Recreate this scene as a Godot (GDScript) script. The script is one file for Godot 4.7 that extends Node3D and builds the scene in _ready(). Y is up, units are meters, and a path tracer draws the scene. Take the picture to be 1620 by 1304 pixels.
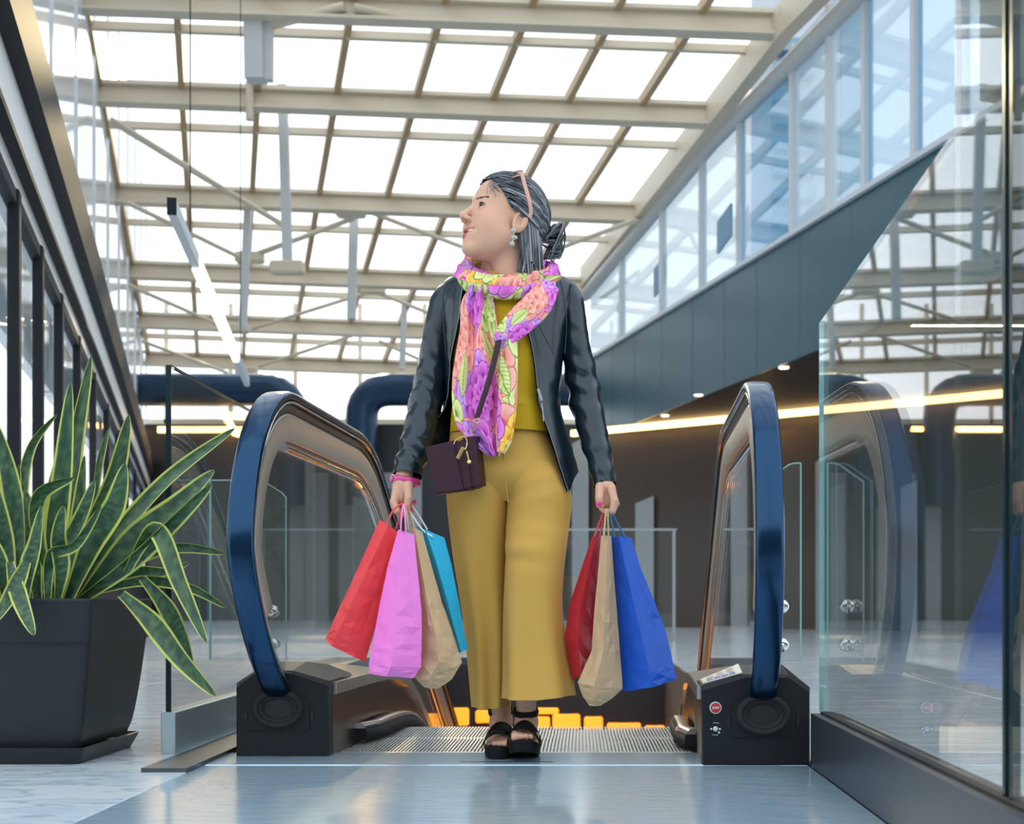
extends Node3D
# A shopper steps off an escalator in a glazed mall atrium.
# World: x right, y up, the camera looks along -z; landing floor at y = 0. Depth D means z = -D.

const F := 2000.0
const EYE := 0.445
var M := {}
var names := {}

# ---------------------------------------------------------------- mesh builder
class Geo:
	var v := PackedVector3Array()
	var n := PackedVector3Array()
	var uv := PackedVector2Array()
	var col := PackedColorArray()
	var idx := PackedInt32Array()
	var tint := Color(1, 1, 1)
	func tri(a: Vector3, b: Vector3, c: Vector3) -> void:
		var nn := (c - a).cross(b - a)
		if nn.length_squared() < 1e-16:
			return
		nn = nn.normalized()
		var k := v.size()
		for p in [a, b, c]:
			v.append(p); n.append(nn); uv.append(Vector2.ZERO); col.append(tint)
		idx.append_array([k, k + 1, k + 2])
	func quad(a: Vector3, b: Vector3, c: Vector3, d: Vector3) -> void:
		var nn := (c - a).cross(b - d)
		nn = -nn.normalized() if nn.length_squared() > 1e-16 else Vector3.UP
		nn = (c - a).cross(b - a).normalized() if (c - a).cross(b - a).length_squared() > 1e-14 else (d - a).cross(c - a).normalized()
		var k := v.size()
		var q := [a, b, c, d]
		var u := [Vector2(0, 0), Vector2(1, 0), Vector2(1, 1), Vector2(0, 1)]
		for i in 4:
			v.append(q[i]); n.append(nn); uv.append(u[i]); col.append(tint)
		idx.append_array([k, k + 1, k + 2, k, k + 2, k + 3])
	# rows of points; smooth normals; closed wraps each row on itself
	func grid(rows: Array, closed := false, uvs: Array = [], wrap_rows := false, cols: Array = []) -> void:
		var h := rows.size()
		var w: int = rows[0].size()
		var base := v.size()
		var nn := PackedVector3Array()
		nn.resize(w * h)
		for r in h:
			for c in w:
				v.append(rows[r][c])
				uv.append(uvs[r][c] if uvs.size() else Vector2(float(c) / (w if closed else maxi(w - 1, 1)), float(r) / maxi(h - 1, 1)))
				col.append(cols[r][c] if cols.size() else tint)
		for r in (h if wrap_rows else h - 1):
			var r2 := (r + 1) % h
			for c in (w if closed else w - 1):
				var c2 := (c + 1) % w
				var a := r * w + c
				var b := r * w + c2
				var d := r2 * w + c
				var e := r2 * w + c2
				idx.append_array([base + a, base + b, base + e, base + a, base + e, base + d])
				var fn := (v[base + e] - v[base + a]).cross(v[base + b] - v[base + a])
				var fm := (v[base + d] - v[base + a]).cross(v[base + e] - v[base + a])
				nn[a] += fn + fm; nn[b] += fn; nn[e] += fn + fm; nn[d] += fm
		for i in nn.size():
			n.append(nn[i].normalized() if nn[i].length_squared() > 1e-20 else Vector3.UP)
	func fan(ring: Array, flip := false) -> void:
		var c := Vector3.ZERO
		for p in ring:
			c += p
		c /= ring.size()
		for i in ring.size():
			if flip:
				tri(c, ring[(i + 1) % ring.size()], ring[i])
			else:
				tri(c, ring[i], ring[(i + 1) % ring.size()])
	# box given by centre, half axes; chamfered by bev
	func box(c: Vector3, size: Vector3, basis := Basis.IDENTITY, bev := 0.0) -> void:
		var h := size * 0.5
		if bev <= 0.0:
			var p := []
			for i in 8:
				p.append(c + basis * Vector3(h.x if i & 1 else -h.x, h.y if i & 2 else -h.y, h.z if i & 4 else -h.z))
			quad(p[0], p[1], p[5], p[4]); quad(p[2], p[6], p[7], p[3])
			quad(p[4], p[5], p[7], p[6]); quad(p[1], p[0], p[2], p[3])
			quad(p[0], p[4], p[6], p[2]); quad(p[5], p[1], p[3], p[7])
			return
		bev = minf(bev, minf(h.x, minf(h.y, h.z)) * 0.98)
		var prof := func(e: float) -> Array:
			var x := h.x - e
			var z := h.z - e
			var b := bev
			return [Vector3(-x + b, 0, -z), Vector3(x - b, 0, -z), Vector3(x, 0, -z + b), Vector3(x, 0, z - b), Vector3(x - b, 0, z), Vector3(-x + b, 0, z), Vector3(-x, 0, z - b), Vector3(-x, 0, -z + b)]
		var lv := [[-h.y, bev * 0.999], [-h.y + bev, 0.0], [h.y - bev, 0.0], [h.y, bev * 0.999]]
		var rings := []
		for l in lv:
			var ring := []
			for q in prof.call(l[1]):
				ring.append(c + basis * (q + Vector3(0, l[0], 0)))
			rings.append(ring)
		for r in 3:
			for i in 8:
				var j := (i + 1) % 8
				quad(rings[r][i], rings[r][j], rings[r + 1][j], rings[r + 1][i])
		fan(rings[3]); fan(rings[0], true)
	func beam(a: Vector3, b: Vector3, w: float, h: float, up := Vector3.UP, bev := 0.0) -> void:
		var d := (b - a)
		var x := d.cross(up).normalized()
		var y := x.cross(d).normalized()
		box((a + b) * 0.5, Vector3(w, h, d.length()), Basis(x, y, -d.normalized()), bev)
	# straight-sided prism from a 3D polygon, pushed along off
	func prism(poly: Array, off: Vector3) -> void:
		var flat := PackedVector2Array()
		var nrm := Vector3.ZERO
		for i in poly.size():
			nrm += (poly[i] as Vector3).cross(poly[(i + 1) % poly.size()])
		nrm = nrm.normalized()
		var ax := (poly[1] - poly[0] as Vector3).normalized()
		var ay := nrm.cross(ax)
		for p in poly:
			flat.append(Vector2((p - poly[0]).dot(ax), (p - poly[0]).dot(ay)))
		var t := Geometry2D.triangulate_polygon(flat)
		for i in range(0, t.size(), 3):
			tri(poly[t[i]], poly[t[i + 2]], poly[t[i + 1]])
			tri(poly[t[i]] + off, poly[t[i + 1]] + off, poly[t[i + 2]] + off)
		for i in poly.size():
			var j := (i + 1) % poly.size()
			quad(poly[i], poly[j], poly[j] + off, poly[i] + off)
	func tube(path: Array, radii, seg := 8, caps := true, flat := 1.0) -> void:
		var rows := []
		var nrm := Vector3.ZERO
		for i in path.size():
			var t: Vector3 = (path[mini(i + 1, path.size() - 1)] - path[maxi(i - 1, 0)]).normalized()
			if i == 0:
				nrm = t.cross(Vector3.UP if absf(t.y) < 0.9 else Vector3.RIGHT).normalized()
			nrm = (nrm - t * nrm.dot(t)).normalized()
			var bn := t.cross(nrm)
			var r: float = radii[i] if radii is Array else radii
			var ring := []
			for k in seg:
				var a := TAU * k / seg
				ring.append(path[i] + nrm * (cos(a) * r) + bn * (sin(a) * r * flat))
			rows.append(ring)
		grid(rows, true)
		if caps:
			fan(rows[0]); fan(rows[-1], true)
	# profile (closed, 2D: x along side, y along out) swept along a planar path
	func sweep(path: Array, side: Vector3, prof: Array, close_prof := true, caps := true) -> void:
		var rows := []
		for i in path.size():
			var t: Vector3 = (path[mini(i + 1, path.size() - 1)] - path[maxi(i - 1, 0)]).normalized()
			var o := side.cross(t).normalized()
			var ring := []
			for q in prof:
				ring.append(path[i] + side * q.x + o * q.y)
			rows.append(ring)
		grid(rows, close_prof)
		if caps and close_prof:
			fan(rows[0]); fan(rows[-1], true)
	func lathe(c: Vector3, axis: Vector3, prof: Array, seg := 20) -> void:
		var a := axis.normalized()
		var x := a.cross(Vector3.UP if absf(a.y) < 0.9 else Vector3.RIGHT).normalized()
		var y := a.cross(x)
		var rows := []
		for q in prof:
			var ring := []
			for k in seg:
				var t := TAU * k / seg
				ring.append(c + a * q.y + (x * cos(t) + y * sin(t)) * q.x)
			rows.append(ring)
		grid(rows, true)
	func mesh() -> ArrayMesh:
		var arr := []
		arr.resize(Mesh.ARRAY_MAX)
		arr[Mesh.ARRAY_VERTEX] = v
		arr[Mesh.ARRAY_NORMAL] = n
		arr[Mesh.ARRAY_TEX_UV] = uv
		arr[Mesh.ARRAY_COLOR] = col
		arr[Mesh.ARRAY_INDEX] = idx
		var m := ArrayMesh.new()
		m.add_surface_from_arrays(Mesh.PRIMITIVE_TRIANGLES, arr)
		return m

# ---------------------------------------------------------------- helpers
func P(px: float, py: float, d: float) -> Vector3:
	return Vector3((px - 920.0) * d / F, EYE + (945.0 - py) * d / F, -d)

func numbered(called: String) -> String:
	var k: int = names.get(called, 0)
	names[called] = k + 1
	return called if k == 0 else "%s_%03d" % [called, k]

func thing(called: String, label: String, category: String, at := Vector3.ZERO, group := "") -> Node3D:
	var o := Node3D.new()
	o.name = numbered(called)
	o.position = at
	o.set_meta("label", label)
	o.set_meta("category", category)
	if group:
		o.set_meta("group", group)
	add_child(o)
	return o

func setting(called: String, label := "") -> Node3D:
	var o := Node3D.new()
	o.name = called
	o.set_meta("kind", "structure")
	if label:
		o.set_meta("label", label)
	add_child(o)
	return o

# one mesh as a part; geometry is given in world space and moved to the parent's frame
func part(called: String, g: Geo, m: Material, parent: Node, label := "") -> MeshInstance3D:
	return part_mesh(called, g.mesh(), m, parent, label)

func part_mesh(called: String, me: Mesh, m: Material, parent: Node, label := "", at = null) -> MeshInstance3D:
	var o := MeshInstance3D.new()
	o.mesh = me
	o.material_override = m
	o.cast_shadow = GeometryInstance3D.SHADOW_CASTING_SETTING_ON
	o.name = called
	parent.add_child(o, true)
	if at is Transform3D:
		o.transform = at
	elif parent is Node3D and parent != self:
		var off := Vector3.ZERO
		var p := parent
		while p != self and p is Node3D:
			off -= (p as Node3D).position
			p = p.get_parent()
		o.position = off
	if label:
		o.set_meta("label", label)
	return o

func single(called: String, g: Geo, m: Material, label: String, category: String, group := "") -> MeshInstance3D:
	var o := part_mesh(numbered(called), g.mesh(), m, self)
	o.set_meta("label", label)
	o.set_meta("category", category)
	if group:
		o.set_meta("group", group)
	return o

func lin(r: float, g: float, b: float) -> Color:
	return Color(r, g, b).linear_to_srgb()

func mat(called: String, c: Color, rough := 0.6, metal := 0.0, extra := {}) -> StandardMaterial3D:
	var m := StandardMaterial3D.new()
	m.resource_name = called
	m.albedo_color = c
	m.roughness = rough
	m.metallic = metal
	for k in extra:
		m.set(k, extra[k])
	M[called] = m
	return m

func glass(called: String, c: Color, alpha: float, rough := 0.0, spec := 0.5) -> StandardMaterial3D:
	var m := mat(called, Color(c.r, c.g, c.b, alpha), rough)
	m.transparency = BaseMaterial3D.TRANSPARENCY_ALPHA
	m.metallic_specular = spec
	m.cull_mode = BaseMaterial3D.CULL_DISABLED
	return m

func lamp_mat(called: String, c: Color, e: float) -> StandardMaterial3D:
	return mat(called, c, 0.5, 0.0, {"emission_enabled": true, "emission": c, "emission_energy_multiplier": e})

func noise_tex(size: int, freq: float, seed_: int, ramp: Array, octaves := 4, as_normal := false, warp := 0.0) -> NoiseTexture2D:
	var fn := FastNoiseLite.new()
	fn.seed = seed_
	fn.frequency = freq
	fn.fractal_octaves = octaves
	if warp > 0.0:
		fn.domain_warp_enabled = true
		fn.domain_warp_amplitude = warp
		fn.domain_warp_frequency = freq
	var t := NoiseTexture2D.new()
	t.width = size
	t.height = size
	t.seamless = true
	t.noise = fn
	t.as_normal_map = as_normal
	if as_normal:
		t.bump_strength = 4.0
	if ramp.size():
		var gr := Gradient.new()
		var off := PackedFloat32Array()
		var cs := PackedColorArray()
		for r in ramp:
			off.append(r[0]); cs.append(r[1])
		gr.offsets = off
		gr.colors = cs
		t.color_ramp = gr
	return t

func bez(pts: Array, n: int) -> Array:
	# Catmull-Rom through the points
	var out := []
	for i in pts.size() - 1:
		var p0 = pts[maxi(i - 1, 0)]
		var p1 = pts[i]
		var p2 = pts[i + 1]
		var p3 = pts[mini(i + 2, pts.size() - 1)]
		for k in n:
			var t := float(k) / n
			out.append(0.5 * ((2.0 * p1) + (p2 - p0) * t + (2.0 * p0 - 5.0 * p1 + 4.0 * p2 - p3) * t * t + (3.0 * p1 - p0 - 3.0 * p2 + p3) * t * t * t))
	out.append(pts[-1])
	return out

func interp(tab: Array, x: float) -> float:
	if x <= tab[0][0]:
		return tab[0][1]
	for i in tab.size() - 1:
		if x <= tab[i + 1][0]:
			var t: float = (x - tab[i][0]) / (tab[i + 1][0] - tab[i][0])
			var m0: float = (tab[i + 1][1] - tab[maxi(i - 1, 0)][1]) / maxf(tab[i + 1][0] - tab[maxi(i - 1, 0)][0], 1e-6)
			var m1: float = (tab[mini(i + 2, tab.size() - 1)][1] - tab[i][1]) / maxf(tab[mini(i + 2, tab.size() - 1)][0] - tab[i][0], 1e-6)
			var h: float = tab[i + 1][0] - tab[i][0]
			var t2 := t * t
			var t3 := t2 * t
			return (2 * t3 - 3 * t2 + 1) * tab[i][1] + (t3 - 2 * t2 + t) * h * m0 + (-2 * t3 + 3 * t2) * tab[i + 1][1] + (t3 - t2) * h * m1
	return tab[-1][1]

func _ready() -> void:
	# ---- camera: level, with the lens shifted up and to the left
	var cam := Camera3D.new()
	cam.name = "camera"
	add_child(cam)
	cam.position = Vector3(0, EYE, 0)
	var at := CameraAttributesPhysical.new()
	at.frustum_near = 0.1
	at.frustum_far = 400.0
	at.frustum_focal_length = 50.0
	at.frustum_focus_distance = 3.45
	at.exposure_aperture = 5.6
	cam.attributes = at
	cam.projection = Camera3D.PROJECTION_FRUSTUM
	cam.near = 0.1
	cam.far = 400.0
	cam.size = 0.1 * 1304.0 / F
	cam.frustum_offset = Vector2(-110.0, 293.0) * 0.1 / F
	cam.current = true
	# ---- bright overcast sky
	var env := Environment.new()
	env.background_mode = Environment.BG_SKY
	var sky := Sky.new()
	var sm := ProceduralSkyMaterial.new()
	sm.sky_top_color = lin(0.80, 0.91, 1.0)
	sm.sky_horizon_color = lin(0.95, 0.98, 1.0)
	sm.sky_curve = 0.25
	sm.ground_bottom_color = lin(0.10, 0.11, 0.12)
	sm.ground_horizon_color = lin(0.35, 0.38, 0.40)
	sm.energy_multiplier = 1.8
	sm.sun_angle_max = 1.0
	sky.sky_material = sm
	env.sky = sky
	env.tonemap_mode = Environment.TONE_MAPPER_LINEAR
	env.tonemap_exposure = 1.1
	env.sdfgi_enabled = true
	env.ssao_enabled = true
	env.ssil_enabled = true
	var we := WorldEnvironment.new()
	we.name = "environment"
	we.environment = env
	add_child(we)
	# ---- low warm sun behind the roof
	var sun := DirectionalLight3D.new()
	sun.name = "sun"
	add_child(sun)
	sun.look_at_from_position(Vector3(-2.05, 3.975, -10), Vector3.ZERO)
	sun.light_color = Color(1.0, 0.90, 0.70)
	sun.light_energy = 0.45
	sun.light_angular_distance = 2.0
	sun.sky_mode = DirectionalLight3D.SKY_MODE_LIGHT_ONLY
	sun.shadow_enabled = true
	materials()
	build_floor()
	build_roof()
	build_walls()
	build_escalator()
	build_guards()
	build_lights()
	build_plant()
	build_bags()
	build_person()

func materials() -> void:
	mat("cream_steel", lin(0.64, 0.55, 0.42), 0.45)
	mat("tan_steel", lin(0.46, 0.31, 0.17), 0.5)
	mat("grey_steel", lin(0.55, 0.56, 0.56), 0.4)
	glass("roof_glass", lin(0.80, 0.93, 0.97), 0.06, 0.02, 0.35)
	mat("dark_frame", lin(0.016, 0.019, 0.024), 0.6, 0.0, {"metallic_specular": 0.3})
	mat("grey_panel", lin(0.72, 0.73, 0.73), 0.4)
	glass("kiosk_glass", lin(0.45, 0.62, 0.66), 0.08, 0.0, 0.25)
	mat("white_glazing", lin(0.70, 0.76, 0.82), 0.08, 0.0, {"metallic_specular": 0.7})
	mat("mullion_white", lin(0.62, 0.66, 0.70), 0.4)
	mat("teal_panel", lin(0.028, 0.105, 0.145), 0.28, 0.3)
	mat("soffit_dark", lin(0.018, 0.017, 0.017), 0.55)
	mat("brown_wall", lin(0.065, 0.048, 0.038), 0.35)
	mat("black_wall", lin(0.022, 0.024, 0.03), 0.4)
	mat("wall_strip", lin(0.33, 0.36, 0.38), 0.4)
	glass("facade_clear", lin(0.50, 0.78, 0.92), 0.22, 0.0)
	glass("facade_blue", lin(0.16, 0.50, 0.78), 0.45, 0.0)
	glass("facade_pale", lin(0.60, 0.80, 0.92), 0.45, 0.0)
	mat("duct_blue", lin(0.012, 0.040, 0.085), 0.3, 0.5)
	mat("brushed_steel", lin(0.42, 0.52, 0.60), 0.24, 0.85)
	mat("comb_metal", lin(0.50, 0.51, 0.50), 0.4, 0.6)
	mat("marble_side", lin(0.55, 0.62, 0.68), 0.25)
	var veins := noise_tex(1024, 0.006, 7, [[0.0, lin(0.44, 0.56, 0.66)], [0.42, lin(0.60, 0.68, 0.74)], [0.5, lin(0.40, 0.50, 0.58)], [0.56, lin(0.64, 0.71, 0.76)], [1.0, lin(0.70, 0.75, 0.78)]], 5, false, 40.0)
	mat("marble", Color(1, 1, 1), 0.16, 0.0, {"albedo_texture": veins, "uv1_triplanar": true, "uv1_world_triplanar": true, "uv1_scale": Vector3(0.35, 0.35, 1.1)})
	var brushed := noise_tex(512, 0.02, 11, [[0.0, lin(0.34, 0.49, 0.60)], [0.5, lin(0.43, 0.59, 0.70)], [1.0, lin(0.54, 0.68, 0.77)]], 5)
	mat("plate_steel", Color(1, 1, 1), 0.17, 0.45, {"albedo_texture": brushed, "uv1_triplanar": true, "uv1_world_triplanar": true, "uv1_scale": Vector3(0.5, 1.0, 7.0)})
	mat("joint", lin(0.05, 0.055, 0.06), 0.7)
	glass("clear_glass", lin(0.15, 0.40, 0.38), 0.02, 0.0)
	mat("glass_edge", lin(0.006, 0.022, 0.026), 0.2, 0.0, {"metallic_specular": 0.3})
	mat("glass_edge_bright", lin(0.25, 0.5, 0.5), 0.15)
	mat("rail_base", lin(0.45, 0.55, 0.58), 0.3, 0.6)
	mat("rail_base_dark", lin(0.085, 0.10, 0.12), 0.3, 0.6)
	mat("rubber_belt", lin(0.006, 0.040, 0.100), 0.2, 0.9, {"clearcoat_enabled": true, "clearcoat": 0.3, "clearcoat_roughness": 0.1})
	mat("bronze_track", lin(0.10, 0.08, 0.06), 0.3, 0.7)
	mat("beige_profile", lin(0.40, 0.37, 0.33), 0.35, 0.6)
	mat("chrome", lin(0.75, 0.75, 0.74), 0.08, 1.0)
	mat("pedestal_black", lin(0.010, 0.012, 0.014), 0.42, 0.0, {"metallic_specular": 0.35})
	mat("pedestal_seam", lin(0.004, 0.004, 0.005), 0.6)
	mat("skirt_steel", lin(0.14, 0.12, 0.10), 0.22, 0.85)
	mat("deck_steel", lin(0.62, 0.56, 0.52), 0.22, 0.8)
	mat("brush_black", lin(0.008, 0.009, 0.01), 0.8)
	mat("button_red", lin(0.40, 0.02, 0.02), 0.35)
	mat("white_paint", lin(0.75, 0.75, 0.74), 0.5)
	mat("sign_blue", lin(0.03, 0.15, 0.45), 0.4)
	mat("sign_red", lin(0.35, 0.14, 0.11), 0.4)
	mat("sign_beige", lin(0.66, 0.62, 0.54), 0.4)
	lamp_mat("strip_glow", lin(1.0, 0.62, 0.25), 4.0)
	lamp_mat("white_glow", lin(1.0, 0.86, 0.66), 3.0)
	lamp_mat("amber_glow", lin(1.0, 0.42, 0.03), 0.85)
	mat("lamp_body", lin(0.50, 0.55, 0.60), 0.4, 0.3)
	mat("tower_white", lin(0.55, 0.60, 0.66), 0.6)
	mat("tower_blue", lin(0.20, 0.34, 0.48), 0.3)

# ---------------------------------------------------------------- floor
func build_floor() -> void:
	var fl := setting("floor", "pale blue-white veined marble floor")
	# big slabs round the escalator well (well: x -1.0..0.6, D 3.6..9.5)
	var g := Geo.new()
	var slab := func(x0: float, x1: float, d0: float, d1: float):
		g.box(Vector3((x0 + x1) * 0.5, -0.26, -(d0 + d1) * 0.5), Vector3(x1 - x0, 0.5, d1 - d0))
	slab.call(-14.0, -1.0, -8.0, 34.0)
	slab.call(0.62, 14.0, -8.0, 34.0)
	slab.call(-1.0, 0.62, 9.5, 34.0)
	slab.call(-1.0, 0.62, -8.0, 0.6)
	part("screed", g, M.joint, fl)
	# marble slabs laid one by one
	var rng := RandomNumberGenerator.new()
	rng.seed = 3
	var lay := func(x0: float, x1: float, d0: float, d1: float, called: String):
		var t := Geo.new()
		t.box(Vector3((x0 + x1) * 0.5, -0.005 + rng.randf() * 0.0006, -(d0 + d1) * 0.5), Vector3(x1 - x0 - 0.004, 0.012, d1 - d0 - 0.004), Basis.IDENTITY, 0.001)
		part(called, t, M.marble, fl)
	for i in 5:
		for j in 11:
			lay.call(-1.0 - 1.2 * (i + 1), -1.0 - 1.2 * i, 0.6 + 1.6 * j, 2.2 + 1.6 * j, "marble_slab")
	for i in 4:
		for j in 10:
			lay.call(0.62 + 1.2 * i, 0.62 + 1.2 * (i + 1), 0.6 + 1.6 * j, 2.2 + 1.6 * j, "marble_slab")
	for j in 5:
		lay.call(-1.0, 0.62, 9.5 + 1.6 * j, 11.1 + 1.6 * j, "marble_slab")
	var far := Geo.new()
	for r in [[-14.0, -7.0, -8.0, 34.0], [5.42, 14.0, -8.0, 34.0], [-7.0, 5.42, -8.0, 0.6], [-7.0, -1.0, 18.2, 34.0], [0.62, 5.42, 16.6, 34.0], [-1.0, 0.62, 17.5, 34.0]]:
		far.box(Vector3((r[0] + r[1]) * 0.5, -0.005, -(r[2] + r[3]) * 0.5), Vector3(r[1] - r[0], 0.012, r[3] - r[2]))
	part("marble_field", far, M.marble, fl)
	# lower storey: floor, and amber panels with glow set in their material, ending the well
	var lo := setting("wall_lower", "dark wall of the storey below with glowing amber panels")
	var w := Geo.new()
	w.box(Vector3(-0.2, -2.4, -9.45), Vector3(9, 4.7, 0.14))
	w.box(Vector3(-0.2, -4.75, -6), Vector3(9, 0.2, 13))
	w.box(Vector3(-3.2, -2.6, -6), Vector3(0.2, 4.2, 12.4))
	w.box(Vector3(2.8, -2.6, -6), Vector3(0.2, 4.2, 12.4))
	part("wall_slab", w, M.black_wall, lo)
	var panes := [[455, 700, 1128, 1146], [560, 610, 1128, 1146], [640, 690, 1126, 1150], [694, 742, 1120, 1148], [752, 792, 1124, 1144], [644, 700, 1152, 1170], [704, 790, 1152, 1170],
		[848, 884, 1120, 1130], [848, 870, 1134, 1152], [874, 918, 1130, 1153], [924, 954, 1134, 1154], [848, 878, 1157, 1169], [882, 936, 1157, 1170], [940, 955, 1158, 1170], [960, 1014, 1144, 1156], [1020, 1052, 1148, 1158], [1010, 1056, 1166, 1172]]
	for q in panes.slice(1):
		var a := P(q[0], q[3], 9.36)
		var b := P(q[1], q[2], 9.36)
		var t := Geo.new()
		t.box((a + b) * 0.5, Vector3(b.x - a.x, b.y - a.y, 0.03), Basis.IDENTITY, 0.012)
		part("amber_panel", t, M.amber_glow, lo)
	var am := OmniLight3D.new()  # omni light with no fixture, in front of the amber panels
	am.name = "amber_light"
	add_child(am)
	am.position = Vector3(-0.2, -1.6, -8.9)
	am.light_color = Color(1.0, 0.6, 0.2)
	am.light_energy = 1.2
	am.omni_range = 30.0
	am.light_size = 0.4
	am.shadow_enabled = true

# ---------------------------------------------------------------- roof
const ROOF_DIR := Vector3(-0.285, -0.1275, -1.0)
const ROOF_ACROSS := Vector3(1.0, -0.037, 0.0)

func roof_at(u: float, d: float) -> Vector3:
	return P(660, 155, 15.4) + ROOF_DIR * (d - 15.4) + ROOF_ACROSS * u

func build_roof() -> void:
	var ro := setting("ceiling", "pitched glass roof carried by cream steel beams")
	var up := Vector3(0, 1, -0.1275).normalized()
	var us := []
	for px in [157, 287, 408, 533, 660, 780, 899, 1016, 1130]:
		us.append((px - 660) * 15.4 / F)
	var ds := []
	var main := []
	for y in [8, 66, 155, 219, 314, 370, 433, 472, 512, 546, 572, 590]:
		ds.append(15.4 * 1045.0 / (1200.0 - y))
		main.append(ds.size() % 2 == 1)
	# the roof goes on over the landing
	var front := []
	for k in 4:
		front.append([13.53 - 2.8 * (k + 1), true])
		front.append([13.53 - 2.8 * (k + 1) + 0.9, false])
	for f in front:
		ds.push_front(f[0]); main.push_front(f[1])
	var order := range(ds.size())
	order.sort_custom(func(a, b): return ds[a] < ds[b])
	ds = order.map(func(i): return ds[i])
	main = order.map(func(i): return main[i])
	# panes
	for r in ds.size() - 1:
		for c in us.size() - 1:
			var g := Geo.new()
			var a := roof_at(us[c], ds[r]) + up * 0.12
			var b := roof_at(us[c + 1], ds[r]) + up * 0.12
			var e := roof_at(us[c + 1], ds[r + 1]) + up * 0.12
			var f := roof_at(us[c], ds[r + 1]) + up * 0.12
			g.quad(a, b, e, f)
			part("pane", g, M.roof_glass, ro)
	# rafters run down the slope, one between each pair of columns
	for u in us:
		var g := Geo.new()
		g.beam(roof_at(u, ds[0]) + up * 0.06, roof_at(u, ds[-1]) + up * 0.06, 0.075, 0.13, up)
		part("rafter", g, M.tan_steel, ro)
	for i in ds.size():
		var a := roof_at(us[0] - 0.05, ds[i])
		var b := roof_at(us[-1] + 0.05, ds[i])
		var g := Geo.new()
		if main[i]:
			# open double-flange beam
			g.beam(a + up * 0.03, b + up * 0.03, 0.16, 0.05, up)
			g.beam(a - up * 0.10, b - up * 0.10, 0.03, 0.21, up)
			g.beam(a - up * 0.21, b - up * 0.21, 0.15, 0.04, up)
			part("beam", g, M.cream_steel, ro)
		else:
			g.beam(a + up * 0.04, b + up * 0.04, 0.06, 0.09, up)
			part("purlin", g, M.cream_steel, ro)
	# tie rods, hangers and braces under the beams
	var rods := [
		[[175, 190, 15.6], [330, 285, 16.6], 0.045], [[330, 285, 16.6], [450, 357, 17.6], 0.04], [[200, 320, 17.4], [385, 410, 19.2], 0.035],
		[[395, 405, 19.2], [535, 355, 18.6], 0.035], [[570, 330, 18.4], [735, 392, 19.0], 0.035], [[560, 345, 18.5], [400, 405, 19.2], 0.04],
		[[205, 452, 20.4], [360, 520, 22.5], 0.035], [[400, 520, 22.5], [590, 460, 21.5], 0.035], [[590, 460, 21.5], [690, 500, 22.0], 0.035],
		[[225, 540, 23.6], [360, 590, 24.8], 0.035], [[410, 580, 24.8], [560, 530, 24.0], 0.035], [[600, 540, 24], [700, 585, 25], 0.035],
		[[880, 395, 18.6], [1000, 350, 17.6], 0.035], [[395, 130, 15.3], [395, 190, 15.3], 0.05], [[940, 480, 21], [1010, 430, 19.5], 0.04], [[430, 40, 13.6], [545, 10, 13.4], 0.05], [[560, 12, 13.4], [690, 40, 13.6], 0.05]]
	for r in rods:
		var g := Geo.new()
		g.tube([P(r[0][0], r[0][1], r[0][2]), P(r[1][0], r[1][1], r[1][2])], r[2], 8)
		part("brace", g, M.cream_steel, ro)
	for h in [[447, 135, 455, 418, 16.0, 0.055], [403, 0, 405, 128, 13.6, 0.10], [425, 0, 424, 128, 13.6, 0.05], [560, 345, 556, 505, 19.0, 0.06], [640, 480, 636, 585, 22.5, 0.05], [394, 300, 384, 520, 18.4, 0.05]]:
		var g := Geo.new()
		g.beam(P(h[0], h[1], h[4]), P(h[2], h[3], h[4]), h[5] * 2.0, h[5] * 2.0, Vector3.FORWARD)
		part("hanger", g, M.grey_steel, ro)
	for q in [[395, 408, 19.2], [555, 335, 18.4], [375, 520, 22.5], [590, 458, 21.5], [390, 588, 24.8], [455, 424, 16.0]]:
		var g := Geo.new()
		g.box(P(q[0], q[1], q[2]), Vector3(0.42, 0.16, 0.2), Basis.IDENTITY, 0.02)
		part("node_plate", g, M.cream_steel, ro)
	# edge tubes where the roof meets the right-hand facade
	var e1 := Geo.new()
	e1.tube([P(1510, -180, 10.4), P(1350, 0, 12.35), P(1130, 222, 15.8), P(925, 468, 21.0)], 0.10, 14)
	part("edge_tube", e1, M.grey_steel, ro)
	var e2 := Geo.new()
	e2.beam(P(1245, 30, 13.3), P(925, 440, 21.0), 0.16, 0.34)
	e2.beam(P(1420, -150, 11.0), P(1245, 30, 13.3), 0.16, 0.34)
	part("edge_beam", e2, M.cream_steel, ro)

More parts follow.
